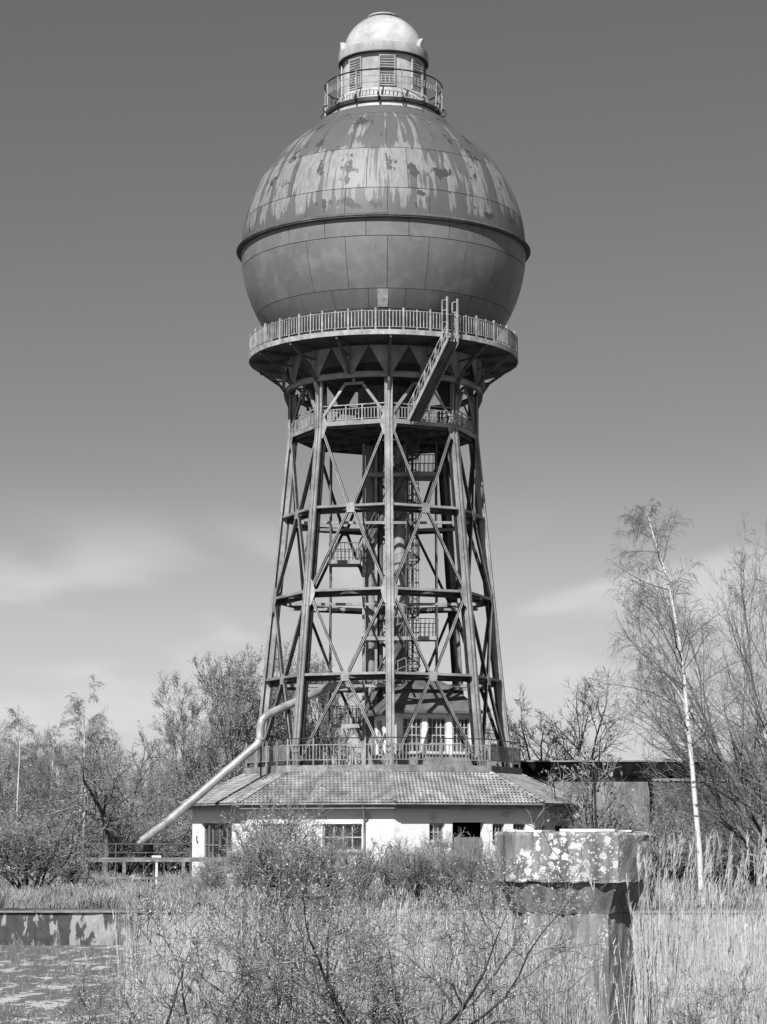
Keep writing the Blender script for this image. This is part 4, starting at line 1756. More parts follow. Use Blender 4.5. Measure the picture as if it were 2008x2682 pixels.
zt0, zt1, zt2 = P(1497, 2178, PYD - 1.0).z, P(1497, 2312, PYD - 1.05).z, P(1497, 2390, PYD - .8).z
hx, hc = 1.055, .83
rings = [octring(hx, zt1 + (zt0 - zt1) * t_) for t_ in (0, .05, .2, .4, .6, .8, .93)] + [octring(hx - .03, zt0 - .01)]
rough_stack(rings, .006).build('head', MAT['lichen'], PIL)
rings = [octring(hc, zt2 - .01), octring(hc + (hx - hc) * .33, zt2 + (zt1 - zt2) * .4), octring(hx - .05, zt1 - .004)]
rough_stack(rings, .004, False).build('flare', MAT['lichen'], PIL)
rings = [octring(hc - .02, -.6 + (zt2 - .012 + .6) * t_) for t_ in np.linspace(0, 1, 10)]
rough_stack(rings, .006).build('shaft', MAT['lichen'], PIL)
# broken screed lying on the head
for (x, w_, d_, h_, r_) in ((-.50, .62, .9, .02, .05), (.20, .85, .95, .035, -.04), (.72, .22, .7, .02, .1), (-.8, .18, .5, .03, 0)):
    n_ = 9
    pts_ = []
    for i in range(n_):
        an = 2 * math.pi * i / n_
        pts_.append(Vector((pcx + x + w_ / 2 * math.cos(an) * random.uniform(.8, 1.05), PYD - .1 + d_ * .75 * math.sin(an) * random.uniform(.85, 1.1), zt0 + h_ / 2 - .002)))
    MB().plate(pts_, (r_ * .3, 0, 1), h_).build('screed_fragment', MAT['plaster'], PIL)

# ================================================================== SHED AND OLD WALL ON THE RIGHT
SY = 12.5
x0, x1, x2 = PX(1362, SY, 6), PX(1700, SY, 6), PX(2300, SY, 6)
zf0, zf1 = P(1500, 2032, SY).z, P(1500, 1996, SY).z
SH = empty('flat_roofed_shed', ((x0 + x2) / 2, SY, 0), 'long flat-roofed shed with black roof edge behind the pump house', 'shed')
MB().box(((x0 + x1) / 2, SY + 4, (zf0 + .1) / 2), (x1 - x0, 8, zf0 + .1)).build('wall', MAT['shed_wall'], SH)
MB().box(((x1 + x2) / 2 + .05, SY + 4.6, (zf0 - .2) / 2), (x2 - x1, 8, zf0 - .2)).build('wall', MAT['old_wall'], SH)
MB().box(((x0 + x2) / 2, SY + 3.9, (zf0 + zf1) / 2), (x2 - x0 + .6, 8.6, zf1 - zf0)).build('roof_edge', MAT['shed_fascia'], SH)
MB().box(((x0 + x2) / 2, SY + 3.9, zf1 + .05), (x2 - x0 + .8, 8.8, .1)).build('roof', MAT['slab'], SH)
MB().path([(x1 + .15, SY - .25, 0), (x1 + .15, SY - .25, zf0 - .1)], .09, 8).path([(x1 + .15, SY - .25, zf0 - .7), (x1 + .15, SY - .25, zf0 - .1)], .28, 10).build('downpipe', MAT['iron'], SH, 40)
OY = 8.0
xo0, xo1 = PX(1712, OY, 4), PX(2300, OY, 4)
zo = P(1850, 2045, OY).z
OW = empty('old_brick_wall', ((xo0 + xo1) / 2, OY, 0), 'dark weathered wall at the right edge behind the leaning birch', 'wall')
m_ = MB()
nn = 26
vs = []
for j in range(9):
    for i in range(nn + 1):
        vs.append((xo0 + (xo1 - xo0) * i / nn, OY + float(rng.normal()) * .03, zo * j / 8 + (float(rng.normal()) * .06 if j == 8 else 0)))
for i in range(nn + 1):
    x, y, z = vs[8 * (nn + 1) + i]
    vs.append((x, y + .5, z))
m_.add(vs, [(j * (nn + 1) + i, j * (nn + 1) + i + 1, (j + 1) * (nn + 1) + i + 1, (j + 1) * (nn + 1) + i) for j in range(9) for i in range(nn)])
m_.build('wall', MAT['old_wall'], OW)
MB().box(((xo0 + xo1) / 2, OY + .2, zo + .06), (xo1 - xo0 + .1, .7, .13)).build('coping', MAT['slab'], OW)

# ================================================================== FENCES AND SMALL YARD THINGS ON THE LEFT
def rail_fence(name, y, xpx0, xpx1, zr_, rr, posts, label, group=None, extra=()):
    a = PX(xpx0, y, 1)
    b = PX(xpx1, y, 1)
    e = empty(name, ((a + b) / 2, y, 0), label, 'fence', group)
    MB().bar((a, y - .06, zr_), (b, y - .06, zr_ + .02), .07, rr).build('rail', MAT['wood'], e)
    for z in extra:
        MB().bar((a, y - .06, z), (b, y - .06, z), .06, rr * .6).build('rail', MAT['wood'], e)
    for pxx in posts:
        x = PX(pxx, y, 1)
        MB().bar((x, y, -.05), (x, y, zr_ + .08), .16, .16, (0, 1, 0)).build('post', MAT['wood'], e)
    return e


rail_fence('timber_fence', -28, 200, 640, Zf(2252, 28), .20, (225, 325, 480, 590), 'weathered timber rail fence with stout posts in front of the pump house', extra=(Zf(2300, 28),))
y_ = -16
a, b = PX(95, y_, 2), PX(500, y_, 2)
e = empty('wire_fence', ((a + b) / 2, y_, 0), 'thin pipe rail fence behind the timber fence at the left', 'fence')
for py in (2210, 2233):
    z = Zf(py, -y_)
    MB().bar((a, y_, z), (b, y_, z), .04, .05).build('rail', MAT['steel_dark'], e)
for pxx in (98, 205, 303, 430, 498):
    x = PX(pxx, y_, 2)
    MB().bar((x, y_, 0), (x, y_, Zf(2208, -y_)), .06, .06, (0, 1, 0)).build('post', MAT['steel_dark'], e)
# pale timbers lying on the basin wall
lg = P(470, 2366, -46)
m_ = MB().bar(lg - Vector((1.3, 0, 0)), lg + Vector((1.5, .1, .02)), .22, .16)
tag(m_.build('timber_beam', MAT['wood'], loc=(lg.x, lg.y, lg.z - .08)), 'pale squared timber lying on the bank above the basin wall', 'timber')
tr_ = P(410, 2245, -22)
m_ = MB().box((tr_.x, tr_.y, tr_.z), (.46, .40, .15)).box((tr_.x, tr_.y + .05, tr_.z / 2 - .06), (.10, .10, tr_.z - .14))
tag(m_.build('water_trough', MAT['plaster'], loc=(tr_.x, tr_.y, 0)), 'small white trough on a post beside the valve stand', 'trough')

# ================================================================== TREES AND SHRUBS
def g_(n):
    return np.random.default_rng(n)


# bare spreading tree with several stems
def mk_bare(n, seed, H=13.0, stems=4, leaf=2500, spread=.42, trop=.07):
    r = g_(seed)
    an = r.uniform(0, 6.28) + np.arange(stems) * 6.283 / stems + r.normal(size=stems) * .3
    sprd = r.uniform(.5, 1.0, stems) * spread
    d = np.stack([np.cos(an) * sprd, np.sin(an) * sprd, np.ones(stems)], 1)
    sp = [dict(n=9, wob=.09, trop=.03, kids=12, t0=.22, even=1, ang=42, ang_sd=10, lr=.50, fall=.5, rr=.55, taper=.15),
          dict(n=6, wob=.13, trop=trop, kids=9, t0=.2, ang=42, lr=.48, fall=.4, rr=.5, taper=.25),
          dict(n=4, wob=.17, trop=trop, kids=7, t0=.15, ang=40, lr=.52, fall=.3, rr=.6, taper=.4, rmin=.010),
          dict(n=3, wob=.2, trop=.03, taper=.6, rmin=.007)]
    return tree_meshes(n, r, np.zeros((stems, 3)) + r.normal(size=(stems, 3)) * [.25, .25, 0] + [0, 0, -.1], d, H * .62 * r.uniform(.85, 1.15, stems), np.full(stems, H * .011), sp, leaf, .08, leaf_levels=2)


# birch with hanging twigs
def mk_birch(n, seed, H=15.0, lean=0.0, curve=0.0, leaf=5000, kids=34, t0=.22):
    r = g_(seed)
    sp = [dict(n=16, wob=.025, kids=kids, t0=t0, even=1, ang=52, ang_sd=9, lr=.25, fall=.45, rr=.38, taper=.08),
          dict(n=7, wob=.09, trop=.05, trop_g=-.13, kids=10, t0=.2, ang=40, lr=.55, fall=.3, rr=.45, taper=.25),
          dict(n=6, wob=.10, trop=-.04, trop_g=-.30, kids=7, t0=.15, ang=32, lr=.6, fall=.3, rr=.6, taper=.4, rmin=.008),
          dict(n=5, wob=.08, trop=-.22, trop_g=-.2, taper=.6, rmin=.0055)]
    lv = grow(r, [[0, 0, -.1]], [[lean, 0, 1]], [H * .95], [H * .0098], sp)
    return n, lv, r


def birch_meshes(n, lv, r, leaf, size=.05):
    tr = join([tubes(lv[0][0], lv[0][1], 8) + (None,)])
    tw = [tubes(p, q, s) + (None,) for (p, q), s in zip(lv[1:], (4, 3, 3))]
    tw.append(leaves_at(r, lv[-1][0], leaf, size, .6, 1.8, .02) + (None,))
    return np_mesh(n + '_trunk', *tr), np_mesh(n + '_crown', *join(tw))


# multi-stemmed shrub
def mk_shrub(n, seed, H=3.0, stems=14, leaf=5000, spread=.6, lsize=.05, rmin=.006):
    r = g_(seed)
    an = r.uniform(0, 6.28, stems)
    sprd = r.uniform(.15, 1.0, stems) * spread
    d = np.stack([np.cos(an) * sprd, np.sin(an) * sprd, np.ones(stems)], 1)
    sp = [dict(n=7, wob=.13, trop=.04, kids=9, t0=.2, ang=38, lr=.5, fall=.4, rr=.55, taper=.3),
          dict(n=5, wob=.16, trop=.05, kids=7, t0=.15, ang=40, lr=.5, fall=.3, rr=.6, taper=.4, rmin=rmin * 1.3),
          dict(n=4, wob=.2, trop=.03, taper=.6, rmin=rmin)]
    lv = grow(r, np.stack([np.cos(an) * .2, np.sin(an) * .2, np.full(stems, -.05)], 1) * [H * .2, H * .2, 1], d, H * r.uniform(.55, .95, stems), np.full(stems, H * .012), sp)
    tr = join([tubes(*lv[0], 5) + (None,)])
    tw = [tubes(*lv[1], 3) + (None,), tubes(*lv[2], 3) + (None,)]
    if leaf:
        tw.append(leaves_at(r, lv[2][0], leaf, lsize, .2, 1.7, lsize * .6) + (None,))
    return np_mesh(n + '_stems', *tr), np_mesh(n + '_crown', *join(tw))


def mk_round(n, seed, H=13.0, stems=7, leaf=30000):
    r = g_(seed)
    an = np.arange(stems) * 2.4 + r.normal(size=stems) * .2
    sprd = (np.arange(stems) + .3) / stems * .62
    d = np.stack([np.cos(an) * sprd, np.sin(an) * sprd, np.ones(stems)], 1)
    sp = [dict(n=9, wob=.07, trop=.03, kids=15, t0=.18, even=1, ang=36, ang_sd=9, lr=.46, fall=.5, rr=.5, taper=.15),
          dict(n=6, wob=.11, trop=.10, kids=10, t0=.2, ang=36, lr=.45, fall=.4, rr=.5, taper=.25),
          dict(n=4, wob=.15, trop=.10, kids=6, t0=.15, ang=36, lr=.5, fall=.3, rr=.6, taper=.4, rmin=.010),
          dict(n=3, wob=.16, trop=.08, taper=.6, rmin=.007)]
    return tree_meshes(n, r, np.zeros((stems, 3)) + r.normal(size=(stems, 3)) * [.2, .2, 0] + [0, 0, -.1], d, H * .62 * r.uniform(.95, 1.05, stems), np.full(stems, H * .010), sp, leaf, .075, leaf_levels=2, leaf_spread=.08)


pop = [mk_round('poplar', 13, stems=10, leaf=42000), mk_round('poplar', 12, stems=6)]
bare = [mk_bare('bare_tree', 21, leaf=600), mk_bare('bare_tree', 22, stems=3, spread=.6), mk_bare('bare_tree', 23, stems=5, leaf=3500)]
shr = [mk_shrub('shrub', 31), mk_shrub('shrub', 32, spread=.8), mk_shrub('shrub', 33, stems=10, leaf=3000)]


def hgt(py, Y):
    return P(1004, py, Y).z


HC = {}


def mesh_h(me):
    if me.name not in HC:
        a = np.zeros(len(me.vertices) * 3, np.float32)
        me.vertices.foreach_get('co', a)
        HC[me.name] = float(np.percentile(a[2::3], 99.7))
    return HC[me.name]


def put(kind, pxx, Y, top, base_h, name, label, cat='tree', group=None, mt='bark', mc='twig', wide=1.0, rz=None, z=0.0):
    s = (hgt(top, Y) - z) / mesh_h(kind[1])
    return plant(name, kind[0], kind[1], (PX(pxx, Y, 3), Y, z), random.uniform(0, 6.28) if rz is None else rz, (s * wide, s * wide, s), label, cat, group, mt, mc)


# two leafy trees behind the tower's left legs
put(pop[0], 625, 30, 1700, 14.4, 'poplar_tree', 'tall round-crowned tree with fine pale foliage just left of the tower legs', wide=.9)
put(pop[1], 850, 36, 1715, 13.4, 'poplar_tree', 'tall fine-leaved tree seen through the tower legs', wide=.8)
put(pop[1], 535, 38, 1860, 13.4, 'poplar_tree', 'shorter pale-leaved tree left of the tallest poplar', wide=1.0)
put(pop[0], 1130, 52, 1840, 14.4, 'poplar_tree', 'low leafy tree behind the pavilion inside the tower', wide=1.2)
# bare tree right of the tower
put(bare[0], 1460, 40, 1760, 11.4, 'bare_tree', 'open bare tree standing behind the flat-roofed shed', wide=.95, rz=.6)
put(bare[1], 1380, 46, 1850, 11.0, 'bare_tree', 'small bare tree right beside the tower platform railing', wide=.9)
# wood on the left
wood = [(20, 36, 1910, 2), (120, 42, 1905, 0), (215, 34, 1950, 2), (300, 30, 1885, 1), (400, 44, 1930, 0), (470, 40, 1990, 2), (345, 52, 1930, 0), (60, 55, 1955, 1), (180, 56, 1945, 1), (560, 55, 1940, 0), (-60, 45, 1900, 0), (440, 58, 1995, 1)]
wlab = ['leftmost bare tree of the wood at the picture edge', 'bare tree behind the white birch trunks on the left', 'twiggy tree right of the white birch trunks',
        'wide-crowned bare tree above the middle of the timber fence', 'bare tree in the wood just left of the slanting pipe', 'bushy bare tree over the lower end of the slanting pipe',
        'tree deep in the wood behind the wide-crowned bare tree', 'far tree at the left edge behind the birches', 'far tree of the left wood between birches and fence',
        'far bare tree behind the tall poplar left of the tower', 'tree of the wood cut off by the left picture edge', 'low far tree above the pump house roof at left']
for (px_, Y, top, kd), lb in zip(wood, wlab):
    put(bare[kd], px_, Y, top, (11.4, 11.0, 11.6)[kd], 'bare_tree', lb, group='bare trees of the left wood', wide=random.uniform(.95, 1.2))
# undergrowth along the wood
ORD = 'first second third fourth fifth sixth seventh eighth ninth tenth eleventh twelfth thirteenth fourteenth fifteenth sixteenth seventeenth'.split()
for i in range(17):
    px_ = -30 + i * 40 + random.uniform(-12, 12)
    Y = random.uniform(8, 26)
    put(shr[i % 3], px_, Y, random.uniform(2075, 2130), 2.9, 'shrub', 'twiggy undergrowth shrub below the left wood, %s from the left picture edge' % ORD[i], 'shrub', 'undergrowth shrubs of the left wood', mt='bark_dark', mc='twig', wide=1.5)
# white birches on the left
blab = ['slim white birch trunk at the far left edge', 'thin white birch in the middle of the left group', 'white birch leaning right, tallest of the left group', 'white birch crossing the tallest one at left']
for (px_, top, ln, Y, sd), lb in zip(((50, 1885, -.02, 14, 41), (130, 1930, .0, 18, 42), (215, 1825, .03, 15, 43), (190, 1900, .07, 15.5, 44)), blab):
    H = hgt(top, Y)
    n, lv, r = mk_birch('birch', sd, H / .93, ln, kids=20, t0=.42)
    tr, cr = birch_meshes(n, lv, r, 2500, .06)
    plant('birch_tree', tr, cr, (PX(px_, Y, 2), Y, 0), 0, 1.0, lb, 'birch', 'white birches on the left', 'birch', 'twig_birch')
# white barked forked willow
r = g_(51)
tr, cr = tree_meshes('willow', r, [[0, 0, -.1]], [[.06, 0, 1]], [4.6], [.22],
                     [dict(n=6, wob=.10, kids=7, t0=.55, ang=45, lr=.95, fall=.2, rr=.75, taper=.7), dict(n=8, wob=.14, trop=.05, trop_g=-.1, kids=12, t0=.2, ang=45, lr=.5, fall=.3, rr=.5, taper=.25),
                      dict(n=5, wob=.15, kids=8, t0=.1, ang=45, lr=.5, fall=.3, rr=.5, taper=.4, rmin=.012), dict(n=4, wob=.16, trop=-.08, taper=.6, rmin=.008)], 3000, .07)
plant('willow_tree', tr, cr, (PX(275, 6, 2), 6, 0), 1.9, 1.05, 'old forked tree with pale lit limbs behind the pipe rail fence', 'tree', None, 'bark', 'twig')

# big birch on the right: the trunk follows the photograph's bend
BY = -40.0
bp = [P(x, y, BY) for x, y in ((1836, 2330), (1832, 2230), (1822, 2120), (1812, 2000), (1800, 1880), (1790, 1760), (1778, 1680), (1765, 1600), (1748, 1520), (1730, 1460), (1715, 1415), (1704, 1380), (1699, 1355))]
n, lv, r = mk_birch('birch', 61, 15, 0.0, kids=46, t0=.24)
bpa = np.array([list(p) for p in bp])
bpa -= bpa[0]
r = g_(62)


def birch_on_path(path, rad, r, kids, t0):
    """branch system hung on a given trunk path"""
    n = len(path) - 1
    t = t0 + (1 - t0) * (np.arange(kids) + r.uniform(0, 1, kids)) / kids
    ti = np.minimum((t * n).astype(int), n - 1)
    fr = (t * n - ti)[:, None]
    p = path[ti] * (1 - fr) + path[ti + 1] * fr
    tg = nrm(path[ti + 1] - path[ti])
    perp = nrm(np.cross(tg, nrm(r.normal(size=(kids, 3)))))
    an = np.radians(r.normal(50, 10, kids))[:, None]
    d = np.cos(an) * tg + np.sin(an) * perp
    H = np.linalg.norm(path[-1] - path[0])
    env = np.clip(1.2 - t, .15, .85)
    ln = H * .255 * env * r.uniform(.7, 1.2, kids)
    sp = [dict(n=8, wob=.09, trop=.06, trop_g=-.16, kids=11, t0=.2, ang=40, lr=.5, fall=.3, rr=.5, taper=.25),
          dict(n=6, wob=.11, trop=-.02, trop_g=-.30, kids=7, t0=.15, ang=34, lr=.6, fall=.3, rr=.6, taper=.4, rmin=.0055),
          dict(n=5, wob=.08, trop=-.20, trop_g=-.2, taper=.6, rmin=.0035)]
    return grow(r, p, d, ln, np.clip(ln * .011, .012, .05), sp)


lv = birch_on_path(bpa, None, r, 42, .22)
trad = np.linspace(.125, .02, len(bpa))
tv_, tq_ = tubes(bpa[None], trad[None], 10)
side_tr = np.array([list(P(x, y, BY)) for x, y in ((1795, 1845), (1775, 1810), (1755, 1785), (1735, 1765))]) - np.array(list(bp[0]))
sv, sq = tubes(side_tr[None], np.linspace(.05, .02, 4)[None], 6)
trm = np_mesh('birch_trunk', *join([(tv_, tq_, None), (sv, sq, None)]))
tw = [tubes(p, q, s) + (None,) for (p, q), s in zip(lv, (4, 3, 3))]
tw.append(leaves_at(r, lv[-1][0], 7000, .035, .6, 1.8, .015) + (None,))
crm = np_mesh('birch_crown', *join(tw))
plant('birch_tree', trm, crm, bp[0], 0, 1.0, 'tall leaning birch with bright white trunk on the right', 'birch', None, 'birch', 'twig_birch')
# big twiggy tree cut by the right edge
r = g_(71)
st = 6
d = np.array([[-.55, -.1, 1], [-.30, .2, 1], [-.1, -.2, 1], [-.75, .1, .9], [-.42, .3, 1], [.2, 0, 1]])
sp = [dict(n=10, wob=.06, trop=.05, kids=20, t0=.12, even=1, ang=36, ang_sd=8, lr=.46, fall=.5, rr=.5, taper=.12),
      dict(n=7, wob=.10, trop=.08, kids=11, t0=.15, ang=38, lr=.45, fall=.4, rr=.5, taper=.25),
      dict(n=5, wob=.14, trop=.07, kids=6, t0=.15, ang=36, lr=.5, fall=.3, rr=.6, taper=.4, rmin=.008),
      dict(n=3, wob=.15, trop=.05, taper=.6, rmin=.0055)]
tr, cr = tree_meshes('edge_tree', r, np.zeros((st, 3)) + r.normal(size=(st, 3)) * [.3, .3, 0], d, [14.0, 15.0, 15.5, 11.5, 14.5, 14], np.full(st, .15), sp, 16000, .05, leaf_levels=2)
plant('bare_tree', tr, cr, (PX(2090, -30, 2), -30, -.1), 0, 1.0, 'large many-stemmed bare tree cut off by the right edge', 'tree', None, 'bark', 'twig')
plant('bare_tree', bare[2][0], bare[2][1], (PX(1960, 2, 2), 2, 0), 2.0, .95, 'bare tree in front of the dark wall behind the birch', 'tree', None, 'bark', 'twig')
# leafy sapling in front of the shed and shrubs near it
tr, cr = mk_shrub('sapling', 81, 3.0, 3, 260, .16, .09, .006)
put((tr, cr), 1555, -4, 1880, 2.9, 'leafy_sapling', 'slender sapling with scattered leaves in front of the shed wall', 'shrub', mt='bark_dark', mc='twig', wide=.8)
put((tr, cr), 1470, -2, 2010, 2.9, 'leafy_sapling', 'shorter leafy sapling at the right corner of the pump house', 'shrub', mt='bark_dark', mc='twig', wide=.9, rz=2)
rl = ['shrub at the foot of the shed near the pillar head', 'shrub growing against the old wall beside the birch', 'low shrub under the big tree at the right edge', 'shrub between the birch and the right edge tree']
for (px_, Y, top), lb in zip(((1650, 6, 2150), (1760, -8, 2130), (1990, -18, 2080), (1890, -10, 2120)), rl):
    put(shr[1], px_, Y, top, 2.9, 'shrub', lb, 'shrub', mt='bark_dark', mc='twig', wide=1.5)
for (px_, Y, top), lb in zip(((1500, 6, 2070), (1600, 7, 2055), (1680, 5, 2065), (1780, 2, 2050)), ('twiggy shrub against the left part of the shed wall', 'twiggy shrub against the middle of the shed wall', 'twiggy shrub at the shed corner downpipe', 'twiggy shrub against the dark wall left of the birch')):
    put(shr[2], px_, Y, top, 2.9, 'shrub', lb, 'shrub', mt='bark', mc='twig', wide=1.1)
# dark shrub left, above the basin wall
put(shr[0], 80, -34, 2120, 2.9, 'shrub', 'dense dark shrub at the left edge beyond the basin wall', 'shrub', mt='bark_dark', mc='twig_bush', wide=1.5)
put(shr[2], 200, -30, 2190, 2.9, 'shrub', 'lower twiggy shrub between the dark shrub and the timber fence', 'shrub', mt='bark_dark', mc='twig_bush', wide=1.5)

# ------------------------------------------------------------------ foreground bushes
def mk_fore(n, seed, H, stems, spread, n_leaf, rm=.0035, lsize=.028):
    r = g_(seed)
    an = np.arange(stems) * 2.4 + r.normal(size=stems) * .2
    sprd = (np.arange(stems) + .5) / stems * spread
    d = np.stack([np.cos(an) * sprd, np.sin(an) * sprd, np.ones(stems)], 1)
    sp = [dict(n=12, wob=.17, trop=.03, kids=10, t0=.15, even=1, ang=48, ang_sd=14, lr=.55, fall=.45, rr=.6, taper=.06),
          dict(n=9, wob=.20, trop=.05, kids=9, t0=.10, ang=45, ang_sd=14, lr=.45, fall=.35, rr=.6, taper=.15, rmin=rm * 1.2),
          dict(n=6, wob=.22, trop=.05, kids=3, t0=.1, ang=45, lr=.5, fall=.3, rr=.6, taper=.4, rmin=rm),
          dict(n=3, wob=.22, trop=.03, taper=.6, rmin=rm * .8)]
    lv = grow(r, np.stack([np.cos(an) * .12, np.sin(an) * .12, np.full(stems, -.05)], 1), d, H * r.uniform(.65, .95, stems), H * .0095 * r.uniform(.6, 1.4, stems), sp)
    tr = join([tubes(*lv[0], 6) + (None,)])
    tw = [tubes(*lv[1], 4) + (None,), tubes(*lv[2], 3) + (None,), tubes(*lv[3], 3) + (None,)]
    tw = np_mesh(n + '_twigs', *join(tw))
    b1 = leaves_at(r, lv[2][0], n_leaf // 3, lsize, .1, 1.7, .012)
    b2 = leaves_at(r, lv[3][0], n_leaf * 2 // 3, lsize, .1, 1.7, .012)
    bd = np_mesh(n + '_buds', *join([b1 + (None,), b2 + (None,)]))
    return np_mesh(n + '_stems', *tr), tw, bd, lv[2][0][:, -1, 2]


def put_fore(ms, px_, d_, z, top, wide, rz, label, mt='twig_bush'):
    Y = -132 + d_
    e = empty('budding_bush', (PX(px_, Y, 1), Y, z), label, 'bush')
    e.rotation_euler = (0, 0, rz)
    H0 = np.percentile(ms[3], 98)
    sc = (hgt(top, Y) - z) / H0
    e.scale = (sc * wide, sc * wide, sc)
    link('stems', ms[0], MAT['bark_dark'], e)
    link('twigs', ms[1].copy() if mt != 'twig_bush' else ms[1], MAT[mt], e)
    link('buds', ms[2], MAT['bud'], e)


f1 = mk_fore('bush', 91, 3.4, 12, 1.25, 6500, lsize=.026)
f2 = mk_fore('bush', 92, 3.0, 10, 1.0, 6000, lsize=.026)
put_fore(f1, 985, 25, -.05, 2235, 1.1, .3, 'large budding bush with dark forked trunk in the centre foreground')
put_fore(f2, 730, 34, -.5, 2120, .95, 1.3, 'tall budding bush left of the centre, hiding the pump house wall')
put_fore(f2, 500, 25, -.2, 2430, 1.25, 2.6, 'low budding bush at the lower left beside the mud')
put_fore(f1, 1190, 33, -.4, 2290, 1.0, 4.1, 'budding bush right of the central bush, left of the pillar')
put_fore(f2, 1900, 24, -.3, 2580, 1.2, 5.0, 'small dark-twigged bush in the reeds at the lower right corner')
# grey scrub between the basin and the pump house
scr = [mk_shrub('scrub', 34, 3.0, 24, 4500, .55, .04, .006), mk_shrub('scrub', 35, 3.0, 22, 4500, .7, .04, .006)]
slab_ = ['grey scrub in front of the timber fence end', 'grey scrub at the left corner of the pump house', 'tallest grey scrub, before the left pump house window', 'grey scrub just right of the tallest scrub', 'grey scrub below the wide pump house window', 'grey scrub left under the white wall patch',
         'grey scrub right under the white wall patch', 'grey scrub below the small square window', 'grey scrub left of the board gate', 'grey scrub hiding the foot of the board gate', 'grey scrub just left of the pillar head']
for i, ((px_, Y, top), lb) in enumerate(zip(((560, -40, 2235), (640, -38, 2165), (715, -36, 2105), (790, -38, 2150), (865, -35, 2165), (940, -37, 2185), (1020, -34, 2195), (1090, -38, 2180), (1150, -35, 2175), (1215, -38, 2195), (1285, -36, 2205)), slab_)):
    put(scr[i % 2], px_, Y, top, 2.9, 'scrub_bush', lb, 'shrub', 'grey scrub before the pump house', mt='bark', mc='scrub', wide=1.05)


# ------------------------------------------------------------------ reeds and grass
def ribbon(base, tip_off, width, r, n=4, bend=.35):
    """flat tapering stems: base (N,3), tip offset (N,3)"""
    N = len(base)
    t = np.linspace(0, 1, n + 1)
    pts = base[:, None] + tip_off[:, None] * t[None, :, None]
    side_off = np.zeros_like(tip_off)
    side_off[:, :2] = tip_off[:, :2] * bend
    pts = pts + side_off[:, None] * (t[None, :, None] ** 2.2 - t[None, :, None])
    an = r.uniform(0, np.pi, N)
    sd = np.stack([np.cos(an), np.sin(an) * .5, np.zeros(N)], 1)
    w = width[:, None] * (1 - .55 * t[None])
    L = pts - sd[:, None] * w[..., None] / 2
    Rr = pts + sd[:, None] * w[..., None] / 2
    V = np.stack([L, Rr], 2).reshape(-1, 3)
    b = np.arange(N)[:, None] * 2 * (n + 1)
    i = np.arange(n)[None] * 2
    Q = np.stack([b + i, b + i + 1, b + i + 3, b + i + 2], -1).reshape(-1, 4)
    return V, Q, pts


def reeds(name, seed, base, h, lean, wid, leaf_n, plume_n, mat, plume_len=.26, label=None):
    r = g_(seed)
    N = len(base)
    tip = np.stack([r.normal(size=N) * lean + lean * .35, r.normal(size=N) * lean * .7, np.ones(N)], 1) * h[:, None]
    parts = []
    V, Q, pts = ribbon(base, tip, wid, r)
    parts.append((V, Q, None))
    for k in range(leaf_n):
        t = r.uniform(.25, .9, N)
        sel = r.uniform(size=N) < .8
        ii = np.minimum((t * 4).astype(int), 3)
        p = pts[np.arange(N), ii][sel]
        M_ = len(p)
        an = r.uniform(0, 6.283, M_)
        L = r.uniform(.18, .45, M_)
        off = np.stack([np.cos(an) * .6, np.sin(an) * .5, r.uniform(-.3, .8, M_)], 1) * L[:, None]
        V, Q, _ = ribbon(p, off, wid[sel] * r.uniform(.7, 1.2, M_), r, 2, .8)
        parts.append((V, Q, None))
    if plume_n:
        top = pts[:, -1]
        d = nrm(pts[:, -1] - pts[:, -2])
        for k in range(plume_n):
            t = r.uniform(-.75, .45, N)
            p = top + d * (t * plume_len)[:, None]
            off = nrm(d * 1.2 + np.stack([r.normal(size=N) * .22 + .18, r.normal(size=N) * .22, r.normal(size=N) * .15], 1)) * (plume_len * r.uniform(.2, .45, N))[:, None]
            V, Q, _ = ribbon(p, off, np.full(N, .011), r, 1, .3)
            parts.append((V, Q, None))
    V, Q, T = join(parts)
    o = link(name, np_mesh(name, V, Q, T), MAT[mat])
    return tag(o, label, 'reeds', kind='stuff')


def field(r, N, px0, px1, d0, d1, zf, dens=None):
    d = np.sqrt(r.uniform(d0 ** 2, d1 ** 2, N))
    px_ = r.uniform(px0, px1, N)
    x = (px_ - 1004) / F * d
    return np.stack([x, d - 132, zf(d)], 1), px_, d


zg = lambda d: -1.4 + np.clip((42 - d) / 8.0, 0, 1) * 1.15
r = g_(101)
# dense bed on the right, in front of the basin wall
b, px_, d = field(r, 20000, 1010, 2420, 44, 80, zg)
reeds('reed_bed', 102, b, r.uniform(1.15, 1.75, len(b)), .06, r.uniform(.014, .026, len(b)), 1, 0, 'reed_far', label='dense bright dry reed bed filling the basin on the right')
# thinner bed behind the bushes
b, px_, d = field(r, 17000, 330, 1100, 41, 80, zg)
keep = r.uniform(size=len(b)) < np.clip((px_ - 400) / 250, 0, 1)
b = b[keep]
reeds('reed_bed', 103, b, r.uniform(1.1, 1.75, len(b)), .06, r.uniform(.014, .024, len(b)), 1, 0, 'reed_far', label='thinner dry reed bed behind the budding bushes')
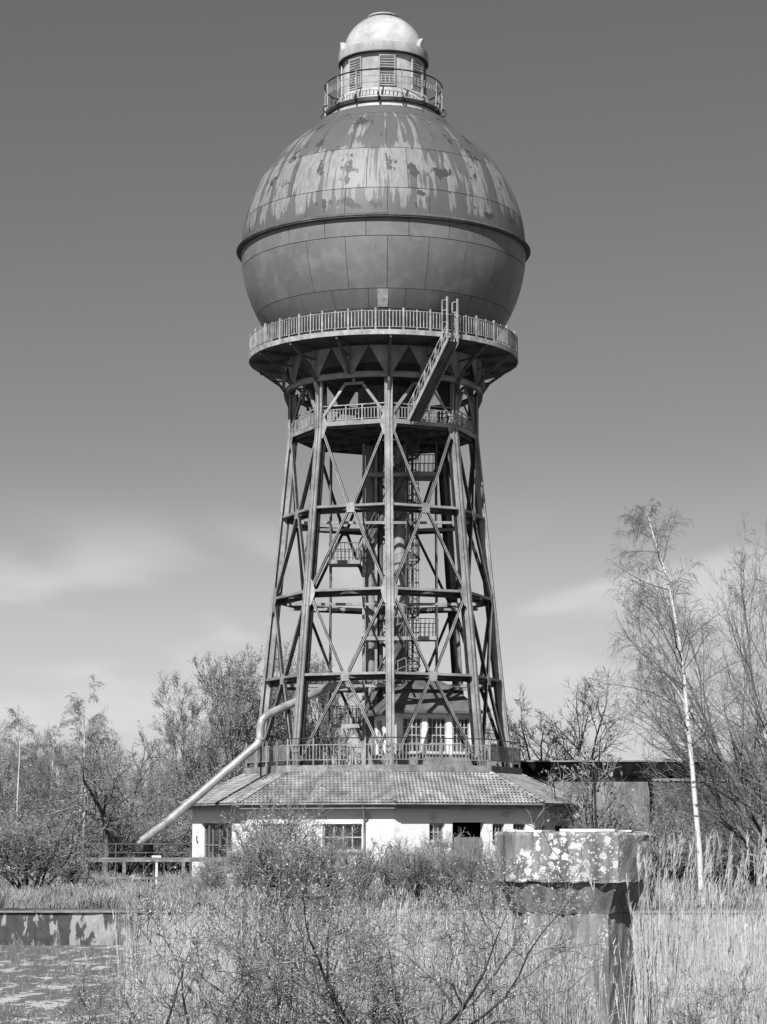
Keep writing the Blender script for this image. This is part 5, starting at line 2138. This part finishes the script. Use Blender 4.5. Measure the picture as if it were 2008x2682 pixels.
# tall plumed reeds around the pillar
b, px_, d = field(r, 1000, 1180, 2040, 24, 40, zg)
b = b[np.abs(b[:, 0] - pcx) + np.abs(b[:, 1] - PYD) > 1.75]
hh = r.uniform(1.2, 2.5, len(b)) * r.uniform(.65, 1.0, len(b))
reeds('tall_reeds', 104, b, hh, .075, r.uniform(.008, .013, len(b)), 1, 8, 'reed', label='tall plumed dry reeds around the concrete pillar')
b, px_, d = field(r, 170, 1660, 2040, 26, 36, zg)
reeds('tall_reeds', 105, b, r.uniform(2.1, 3.1, len(b)), (.10), r.uniform(.009, .013, len(b)), 0, 22, 'reed', .34, label='tallest plumed reeds leaning right of the pillar')
b, px_, d = field(r, 420, 1290, 1500, 26.2, 28.6, zg)
reeds('tall_reeds', 107, b, r.uniform(1.3, 1.95, len(b)), .06, r.uniform(.009, .014, len(b)), 1, 4, 'reed', .2, label='pale reeds close in front of the left side of the pillar shaft')
b, px_, d = field(r, 1300, 320, 1260, 26, 40, zg)
reeds('tall_reeds', 106, b, r.uniform(1.2, 2.4, len(b)), .10, r.uniform(.008, .013, len(b)), 2, 3, 'reed', label='scattered dry reeds growing through the budding bushes')


def grass(name, seed, N, px0, px1, d0, d1, zfun, h0, h1, wd, label, mat='grass'):
    r = g_(seed)
    b, px_, d = field(r, N, px0, px1, d0, d1, zfun)
    clump = np.sin(b[:, 0] * 1.7 + np.sin(b[:, 1] * .9) * 2) * .5 + .5
    h = r.uniform(h0, h1, N) * (.35 + .65 * clump)
    tip = np.stack([r.normal(size=N) * .35, r.normal(size=N) * .35, np.ones(N)], 1) * h[:, None]
    V, Q, _ = ribbon(b, tip, r.uniform(.5, 1.2, N) * wd, r, 2, .6)
    o = link(name, np_mesh(name, V, Q), MAT[mat])
    return tag(o, label, 'grass', kind='stuff')


grass('rough_grass', 111, 26000, -60, 720, 84.6, 104, lambda d: np.zeros_like(d), .12, .75, .05, 'pale rough grass on the bank above the basin wall')
grass('yard_grass', 112, 20000, -60, 1500, 104, 150, lambda d: np.zeros_like(d), .1, .45, .07, 'short grass in the yard around the pump house')
grass('basin_weeds', 113, 6000, -60, 1100, 46, 83, zg, .05, .45, .03, 'thin weeds on the basin floor between mud and reeds', 'twig')
grass('wall_weeds', 114, 6500, 1000, 2350, 84.6, 120, lambda d: np.zeros_like(d), .15, .7, .05, 'weeds and dead stalks in front of the old wall at right', 'twig')
